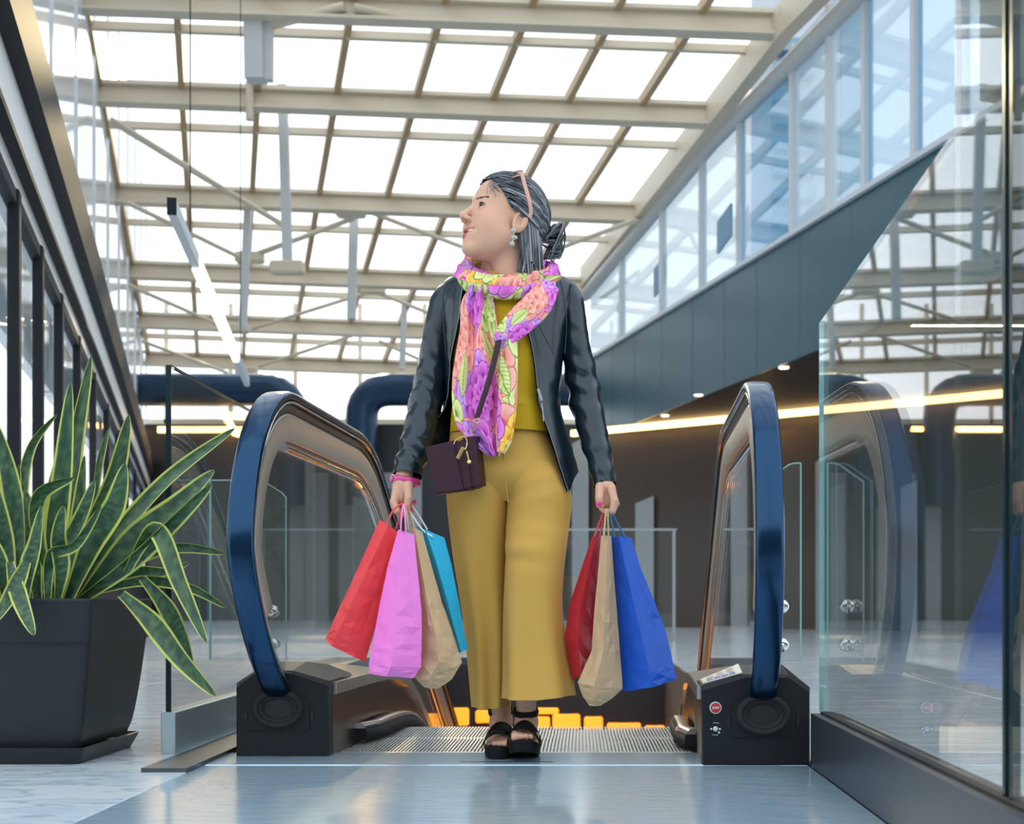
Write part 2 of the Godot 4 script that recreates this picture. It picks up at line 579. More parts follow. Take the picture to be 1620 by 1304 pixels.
# ---------------------------------------------------------------- walls
func build_walls() -> void:
	# left: tall pale glazed wall behind the kiosk front
	var wl := setting("wall_left", "tall pale glazed wall mirroring the roof")
	var lx := func(d: float) -> float: return -1.38 - 0.292 * d
	var seg := []
	for k in 13:
		seg.append(3.0 + 1.95 * k)
	for i in seg.size() - 1:
		for lev in [1, 2, 3]:
			var g := Geo.new()
			var y0: float = lev * 2.2
			var y1: float = y0 + 2.17
			var a := Vector3(lx.call(seg[i] + 0.02), y0, -seg[i] - 0.02)
			var b := Vector3(lx.call(seg[i + 1] - 0.02), y0, -seg[i + 1] + 0.02)
			g.prism([a, b, b + Vector3(0, 2.17, 0), a + Vector3(0, 2.17, 0)], Vector3(-0.08, 0, 0.02))
			part("glazing_panel", g, M.white_glazing, wl)
	for s in seg:
		var g := Geo.new()
		g.box(Vector3(lx.call(s) - 0.03, 5.5, -s), Vector3(0.08, 6.6, 0.07))
		part("mullion", g, M.mullion_white, wl)
	# kiosk front on the left
	var kx := func(d: float) -> float: return -0.766 - 0.31 * d
	var dirk := Vector3(-0.31, 0, -1).normalized()
	var kio := thing("shop_front", "dark framed shop front with grey band and tall windows behind the potted plant", "shop front", Vector3(kx.call(5.0), 0, -5.0))
	var band := Geo.new()
	band.beam(Vector3(kx.call(3.6), 2.87, -3.6), Vector3(kx.call(26.0), 2.87, -26.0), 0.16, 0.36, Vector3.UP, 0.02)
	part("top_band", band, M.dark_frame, kio, "black top band")
	var gp := Geo.new()
	gp.beam(Vector3(kx.call(3.6) - 0.04, 2.44, -3.6), Vector3(kx.call(26.0) - 0.04, 2.44, -26.0), 0.10, 0.52)
	part("fascia_panel", gp, M.grey_panel, kio, "grey fascia panel")
	var rib := Geo.new()
	rib.beam(Vector3(kx.call(3.6), 2.31, -3.6), Vector3(kx.call(26.0), 2.31, -26.0), 0.13, 0.03)
	part("fascia_rib", rib, M.dark_frame, kio)
	var back := Geo.new()
	back.beam(Vector3(kx.call(3.6) - 0.06, 0.35, -3.6), Vector3(kx.call(26.0) - 0.06, 0.35, -26.0), 0.12, 0.70)
	part("plinth", back, M.dark_frame, kio, "dark plinth panel")
	var posts := [3.9, 5.52, 6.4, 7.4, 8.6, 10.0, 11.6, 13.4, 15.4, 17.6, 20.0, 22.6, 25.6]
	for i in posts.size():
		var g := Geo.new()
		g.beam(Vector3(kx.call(posts[i]), 0.6, -posts[i]), Vector3(kx.call(posts[i]), 2.22, -posts[i]), 0.05, 0.085, dirk, 0.006)
		part("post", g, M.dark_frame, kio)
		if i < posts.size() - 1:
			var a := Vector3(kx.call(posts[i]) - 0.02, 0.7, -posts[i])
			var b := Vector3(kx.call(posts[i + 1]) - 0.02, 0.7, -posts[i + 1])
			var pn := Geo.new()
			pn.prism([a, b, b + Vector3(0, 1.5, 0), a + Vector3(0, 1.5, 0)], Vector3(-0.012, 0, 0.003))
			part("window_pane", pn, M.kiosk_glass, kio)
			var hd := Geo.new()
			hd.beam(a + Vector3(0.01, 1.48, 0), b + Vector3(0.01, 1.48, 0), 0.05, 0.06)
			part("window_head", hd, M.dark_frame, kio)
	# low shop wall behind the camera, open to the sky above it
	var wf := setting("wall_front", "low dark shop wall across the hall behind the landing")
	var fw := Geo.new()
	fw.box(Vector3(-0.5, 1.6, 8.2), Vector3(26, 3.2, 0.4))
	part("wall_slab", fw, mat("shop_grey", lin(0.10, 0.105, 0.11), 0.6), wf)
	# far dark wall with a glazed band over it
	var wb := setting("wall_back", "dark wall at the far end of the hall")
	var wg := Geo.new()
	wg.box(Vector3(-2.3, 1.86, -24.2), Vector3(12.0, 3.74, 0.4))
	part("wall_slab", wg, M.black_wall, wb)
	var cols := Geo.new()
	for px in [470, 508, 548, 620, 655]:
		cols.box(Vector3((px - 920) * 23.9 / F, 1.4, -23.95), Vector3(0.28, 2.8, 0.1))
	part("pilaster", cols, M.wall_strip, wb)
	for k in 9:
		var g := Geo.new()
		g.box(Vector3(-9.0 + 1.4 * k, 5.2, -27.4), Vector3(0.08, 3.2, 0.08))
		part("end_mullion", g, M.cream_steel, wb)
	var tr := Geo.new()
	tr.box(Vector3(-3.5, 4.25, -27.4), Vector3(12, 0.1, 0.08))
	part("end_transom", tr, M.cream_steel, wb)
	# right: fascia of the upper storey, its soffit, brown wall and glazing
	var fx := func(d: float) -> float: return 6.36 - 0.3 * d
	var wr := setting("wall_right", "upper storey front with blue-grey fascia panels and glazing")
	var fs := [6.0, 7.2, 8.3, 9.3, 10.3, 11.3, 12.4, 13.45, 14.5, 15.4, 16.4, 17.5, 18.6, 19.6, 20.9]
	for i in fs.size() - 1:
		var a := Vector3(fx.call(fs[i] + 0.008), 3.0, -fs[i] - 0.008)
		var b := Vector3(fx.call(fs[i + 1] - 0.008), 3.0, -fs[i + 1] + 0.008)
		var g := Geo.new()
		g.prism([a, b, b + Vector3(0, 1.325, 0), a + Vector3(0, 1.325, 0)], Vector3(0.06, 0, 0.018))
		part("fascia_panel", g, M.teal_panel, wr)
	var so := Geo.new()
	so.prism([Vector3(fx.call(5.5) + 0.03, 3.0, -5.5), Vector3(fx.call(21.0) + 0.03, 3.0, -21.0), Vector3(14, 3.0, -21.0), Vector3(14, 3.0, -5.5)], Vector3(0, 1.3, 0))
	part("soffit", so, M.soffit_dark, wr)
	var bw := Geo.new()
	var wa := P(900, 945, 19.8)
	var wb2 := P(1700, 945, 15.3)
	wa.y = 0
	wb2.y = 0
	bw.prism([wa, wb2, wb2 + Vector3(0, 3.0, 0), wa + Vector3(0, 3.0, 0)], Vector3(0.06, 0, -0.3))
	part("brown_panel", bw, M.brown_wall, wr)
	for q in [[905, 931, 690, 1000], [1005, 1034, 785, 1000], [1290, 1304, 720, 1000], [1425, 1450, 760, 1000]]:
		var t0: float = (q[0] - 900.0) / 800.0
		var d0: float = 1.0 / lerpf(1.0 / 19.8, 1.0 / 15.3, t0) - 0.03
		var t1: float = (q[1] - 900.0) / 800.0
		var d1: float = 1.0 / lerpf(1.0 / 19.8, 1.0 / 15.3, t1) - 0.03
		var g := Geo.new()
		var a := P(q[0], q[2] + 12, d0)
		var b := P(q[1], q[2], d1)
		g.prism([Vector3(a.x, 0, a.z), Vector3(b.x, 0, b.z), b, a], Vector3(0, 0, 0.04))
		part("pilaster", g, M.wall_strip, wr, "pale grey upright strip")
	# glazing above the fascia
	var ms := [[7.6, 1], [8.6, 0], [9.6, 1], [10.65, 1], [11.35, 1], [12.2, 0], [12.9, 2], [13.7, 1], [15.05, 2], [16.2, 2], [17.6, 2], [19.3, 2], [20.9, 0]]
	for i in ms.size() - 1:
		var a := Vector3(fx.call(ms[i][0]) + 0.05, 4.36, -ms[i][0])
		var b := Vector3(fx.call(ms[i + 1][0]) + 0.05, 4.36, -ms[i + 1][0])
		var top_a: float = 6.6 - 0.1 * (ms[i][0] - 12.0)
		var top_b: float = 6.6 - 0.1 * (ms[i + 1][0] - 12.0)
		var g := Geo.new()
		g.prism([a, b, Vector3(b.x, top_b, b.z), Vector3(a.x, top_a, a.z)], Vector3(0.012, 0, 0.003))
		part("facade_pane", g, [M.facade_clear, M.facade_blue, M.facade_pale][ms[i][1]], wr)
		var mu := Geo.new()
		mu.beam(a, Vector3(a.x, top_a, a.z), 0.09, 0.07, Vector3(-0.3, 0, -1))
		part("facade_mullion", mu, M.mullion_white, wr)
	var cc := Geo.new()
	cc.box(Vector3(fx.call(10.0) + 0.02, 6.2, -10.0), Vector3(0.34, 3.6, 0.30), Basis(Vector3.UP, 0.3), 0.01)
	part("column", cc, mat("column_grey", lin(0.16, 0.20, 0.215), 0.5), wr, "dark grey column")
	var cap := Geo.new()
	cap.beam(Vector3(fx.call(5.5), 4.35, -5.5), Vector3(fx.call(20.9), 4.35, -20.9), 0.10, 0.05)
	part("sill", cap, M.mullion_white, wr)
	for q in [[1034, 1052, 402, 470, 17.9], [1134, 1155, 322, 402, 15.4]]:
		var g := Geo.new()
		var a := P(q[0], q[3], q[4] - 0.1)
		var b := P(q[1], q[2], q[4] - 0.35)
		g.prism([a, Vector3(b.x, a.y + 0.15, b.z), b, Vector3(a.x, b.y - 0.15, a.z)], Vector3(0.03, 0, 0.01))
		part("vent_panel", g, M.tower_blue, wr, "dark blue vent panel")
	# white tower block with blue balconies outside, seen through the glazing
	var tw := thing("tower_block", "white tower block with blue banded balconies behind the upper glazing", "building", Vector3(8.5, 0, -60))
	var tb := Geo.new()
	tb.box(Vector3(10.4, 15, -60), Vector3(5.5, 30, 6))
	part("wall", tb, M.tower_white, tw)
	for k in 12:
		var g := Geo.new()
		g.box(Vector3(9.5, 13.0 + 1.1 * k, -56.7), Vector3(1.9, 0.55, 0.8))
		part("balcony", g, M.tower_blue, tw)
	var tg := Geo.new()
	tg.box(Vector3(12.3, 15, -56.9), Vector3(1.3, 30, 0.3))
	part("glass_shaft", tg, M.tower_blue, tw)
	# ducts over the back wall: fat tubes with rounded corners
	var duct := func(pts: Array, label: String):
		var g := Geo.new()
		var path := []
		for i in pts.size():
			if i == 0 or i == pts.size() - 1:
				path.append(pts[i])
			else:
				var a: Vector3 = pts[i] + (pts[i - 1] - pts[i]).normalized() * 0.55
				var b: Vector3 = pts[i] + (pts[i + 1] - pts[i]).normalized() * 0.55
				for k in 7:
					var t := k / 6.0
					path.append(a.lerp(pts[i], t).lerp(pts[i].lerp(b, t), t))
		g.tube(path, 0.30, 18)
		single("air_duct", g, M.duct_blue, label, "duct", "blue ducts over the back wall")
	duct.call([P(222, 617, 23.6), P(462, 617, 23.6), P(462, 800, 23.6)], "fat dark blue duct bending down over the back wall, above the glass guard")
	duct.call([P(572, 800, 23.4), P(572, 617, 23.4), P(905, 617, 23.4)], "fat dark blue duct rising and bending level behind the woman's jacket sleeve")

# ---------------------------------------------------------------- escalator
func deck_y(t: float) -> float:
	# t: distance behind the newel front; level, then 30 degrees down
	var x := (t - 1.42) / 0.16
	return 0.2 - 0.577 * 0.16 * (log(1.0 + exp(clampf(x, -30, 30))) if x < 25 else x)

func loop_path(x0: float, dn: float, lean: float, a0: float) -> Array:
	var pts := []
	var put := func(t: float, y: float, l: float):
		pts.append(Vector3(x0 + 0.045 * t + l, y, -dn - t))
	var k := 0
	while k <= 26:
		var a := lerpf(deg_to_rad(a0), PI / 2, k / 26.0)
		put.call(0.44 - 0.44 * cos(a), 0.57 + 0.48 * sin(a), lean * maxf(0.0, -sin(a)))
		k += 1
	for q in 6:
		put.call(0.44 + (q + 1) * 0.14, 1.05, 0.0)
	for q in 10:
		var a := deg_to_rad(3.0 * (q + 1))
		put.call(1.28 + 0.9 * sin(a), 1.05 - 0.9 * (1.0 - cos(a)), 0.0)
	var e: Vector3 = pts[-1]
	for q in 8:
		var t := (-e.z - dn) + (q + 1) * 0.7
		put.call(t, e.y - 0.577 * (q + 1) * 0.7, 0.0)
	return pts

func offset_path(p: Array, side: Vector3, by: float) -> Array:
	var out := []
	for i in p.size():
		var t: Vector3 = (p[mini(i + 1, p.size() - 1)] - p[maxi(i - 1, 0)]).normalized()
		out.append(p[i] + side.cross(t).normalized() * by)
	return out

func build_escalator() -> void:
	var es := thing("escalator", "escalator with black rubber handrails, glass sides and grooved steel steps", "escalator", Vector3(-0.2, 0, -3.6))
	# landing plates in front of the comb
	var pl := Geo.new()
	for q in [[0.6, 2.02], [2.026, 3.34]]:
		pl.box(Vector3(-0.2, -0.02, -(q[0] + q[1]) * 0.5), Vector3(1.6, 0.04, q[1] - q[0] - 0.004), Basis.IDENTITY, 0.002)
	part("landing_plate", pl, M.plate_steel, es, "wide brushed steel landing plate")
	var cp := Geo.new()
	cp.box(Vector3(-0.2, -0.018, -3.475), Vector3(1.6, 0.04, 0.262), Basis.IDENTITY, 0.003)
	part("comb_plate", cp, M.plate_steel, es, "steel comb plate")
	var slot := Geo.new()
	slot.box(Vector3(-0.2, 0.0022, -3.40), Vector3(0.25, 0.001, 0.012))
	part("slot", slot, M.pedestal_seam, es)
	# pale chevrons printed along the comb plate
	for tone in 2:
		var chev := Geo.new()
		for i in range(tone, 30, 2):
			var x := -0.93 + i * 0.05
			for k in 2:
				var z0 := -3.375
				var z1 := -3.375 + (0.022 if k == 0 else -0.026)
				chev.quad(Vector3(x, 0.00225, z1), Vector3(x + 0.02, 0.00225, z1), Vector3(x + 0.045, 0.00225, z0), Vector3(x + 0.025, 0.00225, z0))
		var cm := mat("chevron_pink" if tone == 0 else "chevron_teal", lin(0.50, 0.54, 0.64) if tone == 0 else lin(0.36, 0.58, 0.67), 0.2, 0.45)
		part("chevron_print", chev, cm, es, "faint iridescent chevron print").set_meta("kind", "stuff")
	# comb segments with teeth
	var tooth := 0.0105
	for sgm in 6:
		var g := Geo.new()
		var x0 := -0.69 + sgm * 0.168
		g.box(Vector3(x0 + 0.084, -0.012, -3.615), Vector3(0.166, 0.026, 0.03))
		for k in 16:
			var x := x0 + (k + 0.5) * tooth
			g.prism([Vector3(x - 0.002, 0.001, -3.625), Vector3(x - 0.002, -0.02, -3.625), Vector3(x - 0.002, -0.02, -3.73), Vector3(x - 0.002, -0.012, -3.73)], Vector3(0.004, 0, 0))
		part("comb_segment", g, M.comb_metal, es)
	# steps, each with its ridged tread
	var tread := Geo.new()
	for k in 98:
		var x := -0.515 + k * tooth
		tread.box(Vector3(x, -0.006, -0.2), Vector3(0.0052, 0.012, 0.398))
	tread.box(Vector3(0, -0.02, -0.2), Vector3(1.03, 0.016, 0.40))
	tread.box(Vector3(0, -0.12, -0.39), Vector3(1.03, 0.2, 0.016))
	var tm := tread.mesh()
	for k in 14:
		var d0 := 3.635 + 0.40 * k
		var y := -0.002 + minf(0.0, deck_y(d0 + 0.2 - 3.22) - 0.2)
		part_mesh("step", tm, M.comb_metal, es, "", Transform3D(Basis.IDENTITY, Vector3(-0.19 + 0.2, y, -d0 + 3.6)))
	# both sides
	balustrade(es, -0.895, 3.305, 0.05, -0.704, -0.964, 3.52, -1.0)
	balustrade(es, 0.47, 3.135, 0.0, 0.318, 0.606, 3.345, 1.0)

func balustrade(es: Node3D, x0: float, dn: float, lean: float, xi: float, xo: float, df: float, s: float) -> void:
	var side := Vector3(1, 0, -0.045).normalized()
	side = Vector3(1, 0, 0.0)
	var p := loop_path(x0, dn, lean, -76.0)
	var belt := Geo.new()
	var pr := [Vector2(-0.036, -0.018), Vector2(-0.0355, -0.009), Vector2(-0.031, -0.003), Vector2(-0.02, -0.0006), Vector2(0.0, 0.0), Vector2(0.02, -0.0006), Vector2(0.031, -0.003), Vector2(0.0355, -0.009), Vector2(0.036, -0.018), Vector2(0.03, -0.027), Vector2(-0.03, -0.027)]
	belt.sweep(p, side, pr)
	part("handrail", belt, M.rubber_belt, es, "glossy blue-black rubber handrail")
	var tr := Geo.new()
	tr.sweep(offset_path(p, side, -0.027), side, [Vector2(-0.022, -0.034), Vector2(-0.022, 0.0), Vector2(0.022, 0.0), Vector2(0.022, -0.034)])
	part("handrail_track", tr, M.bronze_track, es, "dark bronze handrail track")
	for e in [-1.0, 1.0]:
		var ln := Geo.new()
		ln.sweep(offset_path(p, side, -0.032), side, [Vector2(e * 0.031 - 0.002, -0.004), Vector2(e * 0.031 - 0.002, 0.002), Vector2(e * 0.031 + 0.002, 0.002), Vector2(e * 0.031 + 0.002, -0.004)])
		part("edge_bead", ln, M.chrome, es)
	var q := p.slice(8)
	var pf := Geo.new()
	pf.sweep(offset_path(q, side, -0.062), side, [Vector2(-0.017, -0.085), Vector2(-0.024, -0.078), Vector2(-0.024, -0.008), Vector2(-0.017, 0.0), Vector2(0.017, 0.0), Vector2(0.024, -0.008), Vector2(0.024, -0.078), Vector2(0.017, -0.085)])
	part("inner_profile", pf, M.beige_profile, es, "beige aluminium rail profile")
	var led := Geo.new()
	led.tube(offset_path(p.slice(25), side, -0.163), 0.014, 8)
	part("rail_tube", led, M.chrome, es, "slim polished tube under the rail")
	# glass
	var inner := offset_path(p.slice(9), side, -0.14)
	var poly := []
	for v in inner:
		poly.append(Vector3(x0 + 0.045 * (-v.z - dn) - 0.006, v.y, v.z))
	var i := 40
	while i >= 0:
		var t := 0.28 + (6.6 - 0.28) * i / 40.0
		poly.append(Vector3(x0 + 0.045 * t - 0.006, deck_y(t) - 0.01, -dn - t))
		i -= 1
	var gl := Geo.new()
	gl.prism(poly, Vector3(0.012, 0, 0))
	part("glass_panel", gl, M.clear_glass, es, "clear glass side panel")
	# skirt, decks and outer cladding following the incline
	var top := []
	var low := []
	for k in 34:
		var t := (df - dn) + 0.05 + 0.19 * k
		top.append(Vector2(t, deck_y(t)))
		low.append(Vector2(t, minf(deck_y(t) - 0.62, -0.06)))
	var wall := func(x: float, th: float, drop: float) -> Geo:
		var g := Geo.new()
		for k in top.size() - 1:
			var a := Vector3(x + 0.045 * (top[k].x - 0.2), top[k].y - drop, -dn - top[k].x)
			var b := Vector3(x + 0.045 * (top[k + 1].x - 0.2), top[k + 1].y - drop, -dn - top[k + 1].x)
			g.prism([a, b, Vector3(b.x, low[k + 1].y, b.z), Vector3(a.x, low[k].y, a.z)], Vector3(th, 0, 0))
		return g
	part("skirt_panel", wall.call(xi - (0.0 if s > 0 else 0.02), 0.02, 0.0), M.skirt_steel, es, "dark steel skirt panel")
	part("outer_cladding", wall.call(xo - (0.02 if s > 0 else 0.0), 0.02, 0.0), M.pedestal_black, es)
	var dk := Geo.new()
	for e in [[xi, x0 - s * 0.02], [x0 + s * 0.02, xo]]:
		for k in top.size() - 1:
			var dx0: float = 0.045 * (top[k].x - 0.2)
			var dx1: float = 0.045 * (top[k + 1].x - 0.2)
			var h0 := 0.0 if e[0] == xi else 0.02
			var h1 := 0.02 if e[0] == xi else 0.0
			dk.prism([Vector3(e[0] + dx0, top[k].y + h0, -dn - top[k].x), Vector3(e[1] + dx0, top[k].y + h1, -dn - top[k].x), Vector3(e[1] + dx1, top[k + 1].y + h1, -dn - top[k + 1].x), Vector3(e[0] + dx1, top[k + 1].y + h0, -dn - top[k + 1].x)], Vector3(0, 0.006, 0))
	part("deck", dk, M.deck_steel, es, "pale polished steel deck")
	var eg := Geo.new()
	for k in top.size() - 1:
		eg.beam(Vector3(xi - s * 0.004 + 0.045 * (top[k].x - 0.2), top[k].y - 0.012, -dn - top[k].x), Vector3(xi - s * 0.004 + 0.045 * (top[k + 1].x - 0.2), top[k + 1].y - 0.012, -dn - top[k + 1].x), 0.012, 0.034)
	part("deck_edge", eg, M.deck_steel, es)
	# skirt deflector brush
	var bp := []
	var b2 := []
	for k in 14:
		var t := 0.55 + 0.11 * k
		var y := deck_y(t) - 0.155
		var inset := 0.034 if k > 0 else 0.008
		bp.append(Vector3(xi - s * inset + 0.045 * (t - 0.2), y, -dn - t))
		b2.append(Vector3(xi - s * (inset + 0.004) + 0.045 * (t - 0.2), y - 0.024, -dn - t))
	var df1 := Geo.new()
	df1.sweep(bp, side, [Vector2(-0.022, 0.0), Vector2(-0.01, 0.016), Vector2(0.014, 0.016), Vector2(0.022, 0.0)])
	part("deflector_bar", df1, M.deck_steel, es, "steel skirt deflector bar")
	var df2 := Geo.new()
	df2.sweep(b2, side, [Vector2(-0.022, -0.012), Vector2(-0.02, 0.022), Vector2(0.02, 0.022), Vector2(0.022, -0.012)])
	part("deflector_brush", df2, M.brush_black, es, "black deflector brush")
	# newel pedestal
	var ped := Geo.new()
	var prof := func(hi: float, lo: float, ins: float) -> Array:
		# from the inner side to the outer one
		return [[0.0 + ins, 0.0], [1.0 - ins, 0.0], [1.0 - ins, lo], [0.80, hi], [0.40, hi], [0.0 + ins, lo + 0.006]]
	var rings := []
	for r in [[df, 0.232, 0.192, 0.012], [df - 0.0 + 0.012, 0.240, 0.205, 0.0], [df + 0.16, 0.258, 0.207, 0.0], [df + 0.42, 0.235, 0.19, 0.0]]:
		var ring := []
		for v in prof.call(r[1], r[2], r[3]):
			ring.append(Vector3(lerpf(xi, xo, v[0]) + 0.045 * (r[0] - df), v[1], -r[0]))
		rings.append(ring)
	for r in 3:
		for k in 6:
			ped.quad(rings[r][k], rings[r][(k + 1) % 6], rings[r + 1][(k + 1) % 6], rings[r + 1][k])
	ped.fan(rings[0]); ped.fan(rings[3], true)
	part("newel_base", ped, M.pedestal_black, es, "black plastic newel base")
	# cover plate with the handrail inlet
	var cx := x0 + lean * 0.85 + 0.01
	var cov := Geo.new()
	cov.prism([Vector3(cx - 0.085, 0.075, -df + 0.001), Vector3(cx + 0.085, 0.075, -df + 0.001), Vector3(cx + 0.085, 0.155, -df + 0.001), Vector3(cx + 0.06, 0.18, -df + 0.001), Vector3(cx - 0.06, 0.18, -df + 0.001), Vector3(cx - 0.085, 0.155, -df + 0.001)], Vector3(0, 0, 0.004))
	part("inlet_cover", cov, M.pedestal_black, es)
	for sb in [[Vector3(cx, 0.095, -df + 0.0052), Vector3(0.0022, 0.04, 0.001), "cover_seam"], [Vector3(cx - 0.092, 0.115, -df + 0.002), Vector3(0.009, 0.024, 0.004), "cover_clip"], [Vector3(cx + 0.092, 0.115, -df + 0.002), Vector3(0.009, 0.024, 0.004), "cover_clip"]]:
		var seam := Geo.new()
		seam.box(sb[0], sb[1])
		part(sb[2], seam, M.pedestal_seam, es)
	var col := Geo.new()
	for ring in [[0.062, 0.046, 0.010, 0.016], [0.050, 0.036, 0.0, 0.010]]:
		var rows := []
		for a in 29:
			var t := TAU * a / 28.0
			var c := Vector3(cx + cos(t) * ring[0], 0.135 + sin(t) * ring[1], -df + 0.006)
			var out := Vector3(cos(t), sin(t), 0)
			rows.append([c + out * 0.010, c + out * 0.006 + Vector3(0, 0, ring[3]), c - out * 0.006 + Vector3(0, 0, ring[3] - 0.002), c - out * 0.012 + Vector3(0, 0, -0.01)])
		col.grid(rows)
	part("inlet_collar", col, M.brush_black, es, "black rubber handrail inlet collar")
	var shade_disc := Geo.new()  # flat dark disc stands in for the shade inside the inlet
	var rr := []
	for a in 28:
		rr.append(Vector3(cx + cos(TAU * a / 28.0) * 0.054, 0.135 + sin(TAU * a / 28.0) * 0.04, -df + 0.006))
	shade_disc.fan(rr)
	part("inlet_shade_disc", shade_disc, M.pedestal_seam, es)
	if s > 0:
		# stop button, key switch and the sign on the sloping top
		var b := Geo.new()
		var bc := Vector3((1132 - 920) * df / F, EYE + (945 - 1120) * df / F, -df)
		b.lathe(bc, Vector3(0, 0, 1), [Vector2(0.0001, 0.007), Vector2(0.011, 0.0068), Vector2(0.0132, 0.005), Vector2(0.0132, 0.0)], 24)
		var btn := part("stop_button", b, M.button_red, es, "red round stop button")
		var rg := Geo.new()
		rg.lathe(bc, Vector3(0, 0, 1), [Vector2(0.0135, 0.0), Vector2(0.0135, 0.005), Vector2(0.0155, 0.004), Vector2(0.016, 0.0)], 24)
		part("ring", rg, M.white_paint, btn)
		var tx := TextMesh.new()
		tx.text = "STOP"
		var ft := SystemFont.new()
		ft.font_names = PackedStringArray(["Droid Sans"])
		ft.font_weight = 700
		tx.font = ft
		tx.font_size = 16
		tx.pixel_size = 0.0005
		tx.depth = 0.0006
		part_mesh("stop_text", tx, M.white_paint, btn, "", Transform3D(Basis.IDENTITY, bc + Vector3(0, 0, 0.0072)))
		var kc := bc + Vector3(0, -0.056, 0)
		var kg := Geo.new()
		kg.lathe(kc, Vector3(0, 0, 1), [Vector2(0.0001, 0.004), Vector2(0.006, 0.004), Vector2(0.007, 0.0)], 18)
		var key := part("key_switch", kg, M.grey_steel, es)
		var marks := Geo.new()
		for d in [[-0.0115, 0.0], [0.0115, 0.0], [0.009, -0.009]]:
			marks.box(kc + Vector3(d[0], d[1], 0.0008), Vector3(0.0042, 0.0042, 0.001), Basis(Vector3(0, 0, 1), PI / 4))
		for a in 10:
			for h in [0.0, PI]:
				var t: float = h + PI / 2 - 0.5 + a * 0.1
				marks.box(kc + Vector3(cos(t), sin(t), 0) * 0.0165 + Vector3(0, 0, 0.0006), Vector3(0.0018, 0.0009, 0.0008), Basis(Vector3(0, 0, 1), t + PI / 2))
		part("switch_marks", marks, M.white_paint, key)
		# sign plate
		var pa := Vector3(xi + 0.006, 0.2135, -df - 0.025)
		var pb := Vector3(lerpf(xi, xo, 0.385), 0.2420, -df - 0.025)
		var pc := Vector3(lerpf(xi, xo, 0.385) + 0.006, 0.2580, -df - 0.155)
		var pd := Vector3(xi + 0.012, 0.2150, -df - 0.155)
		var sg := Geo.new()
		sg.prism([pa, pb, pc, pd], Vector3(-0.001, 0.003, 0))
		var sp := part("sign_plate", sg, M.sign_beige, es, "beige safety notice plate")
		var ink := Geo.new()
		var ink2 := Geo.new()
		var up := Vector3(-0.001, 0.0036, 0)
		var on := func(u: float, w: float) -> Vector3: return pa.lerp(pb, u).lerp(pd.lerp(pc, u), w) + up
		for r in 9:
			for c in 3:
				var w0 := 0.45 + 0.055 * r
				var u0 := 0.14 + 0.25 * c
				ink.quad(on.call(u0, w0), on.call(u0 + 0.2 - 0.03 * ((r * 7 + c) % 3), w0), on.call(u0 + 0.2 - 0.03 * ((r * 7 + c) % 3), w0 + 0.022), on.call(u0, w0 + 0.022))
		for c in 4:
			var u0 := 0.12 + 0.19 * c
			ink2.quad(on.call(u0, 0.12), on.call(u0 + 0.15, 0.12), on.call(u0 + 0.15, 0.26), on.call(u0, 0.26))
			ink2.quad(on.call(u0, 0.29), on.call(u0 + 0.12, 0.29), on.call(u0 + 0.12, 0.38), on.call(u0, 0.38))
		part("notice_lines", ink, M.sign_red, sp)
		part("notice_pictograms", ink2, M.sign_blue, sp)

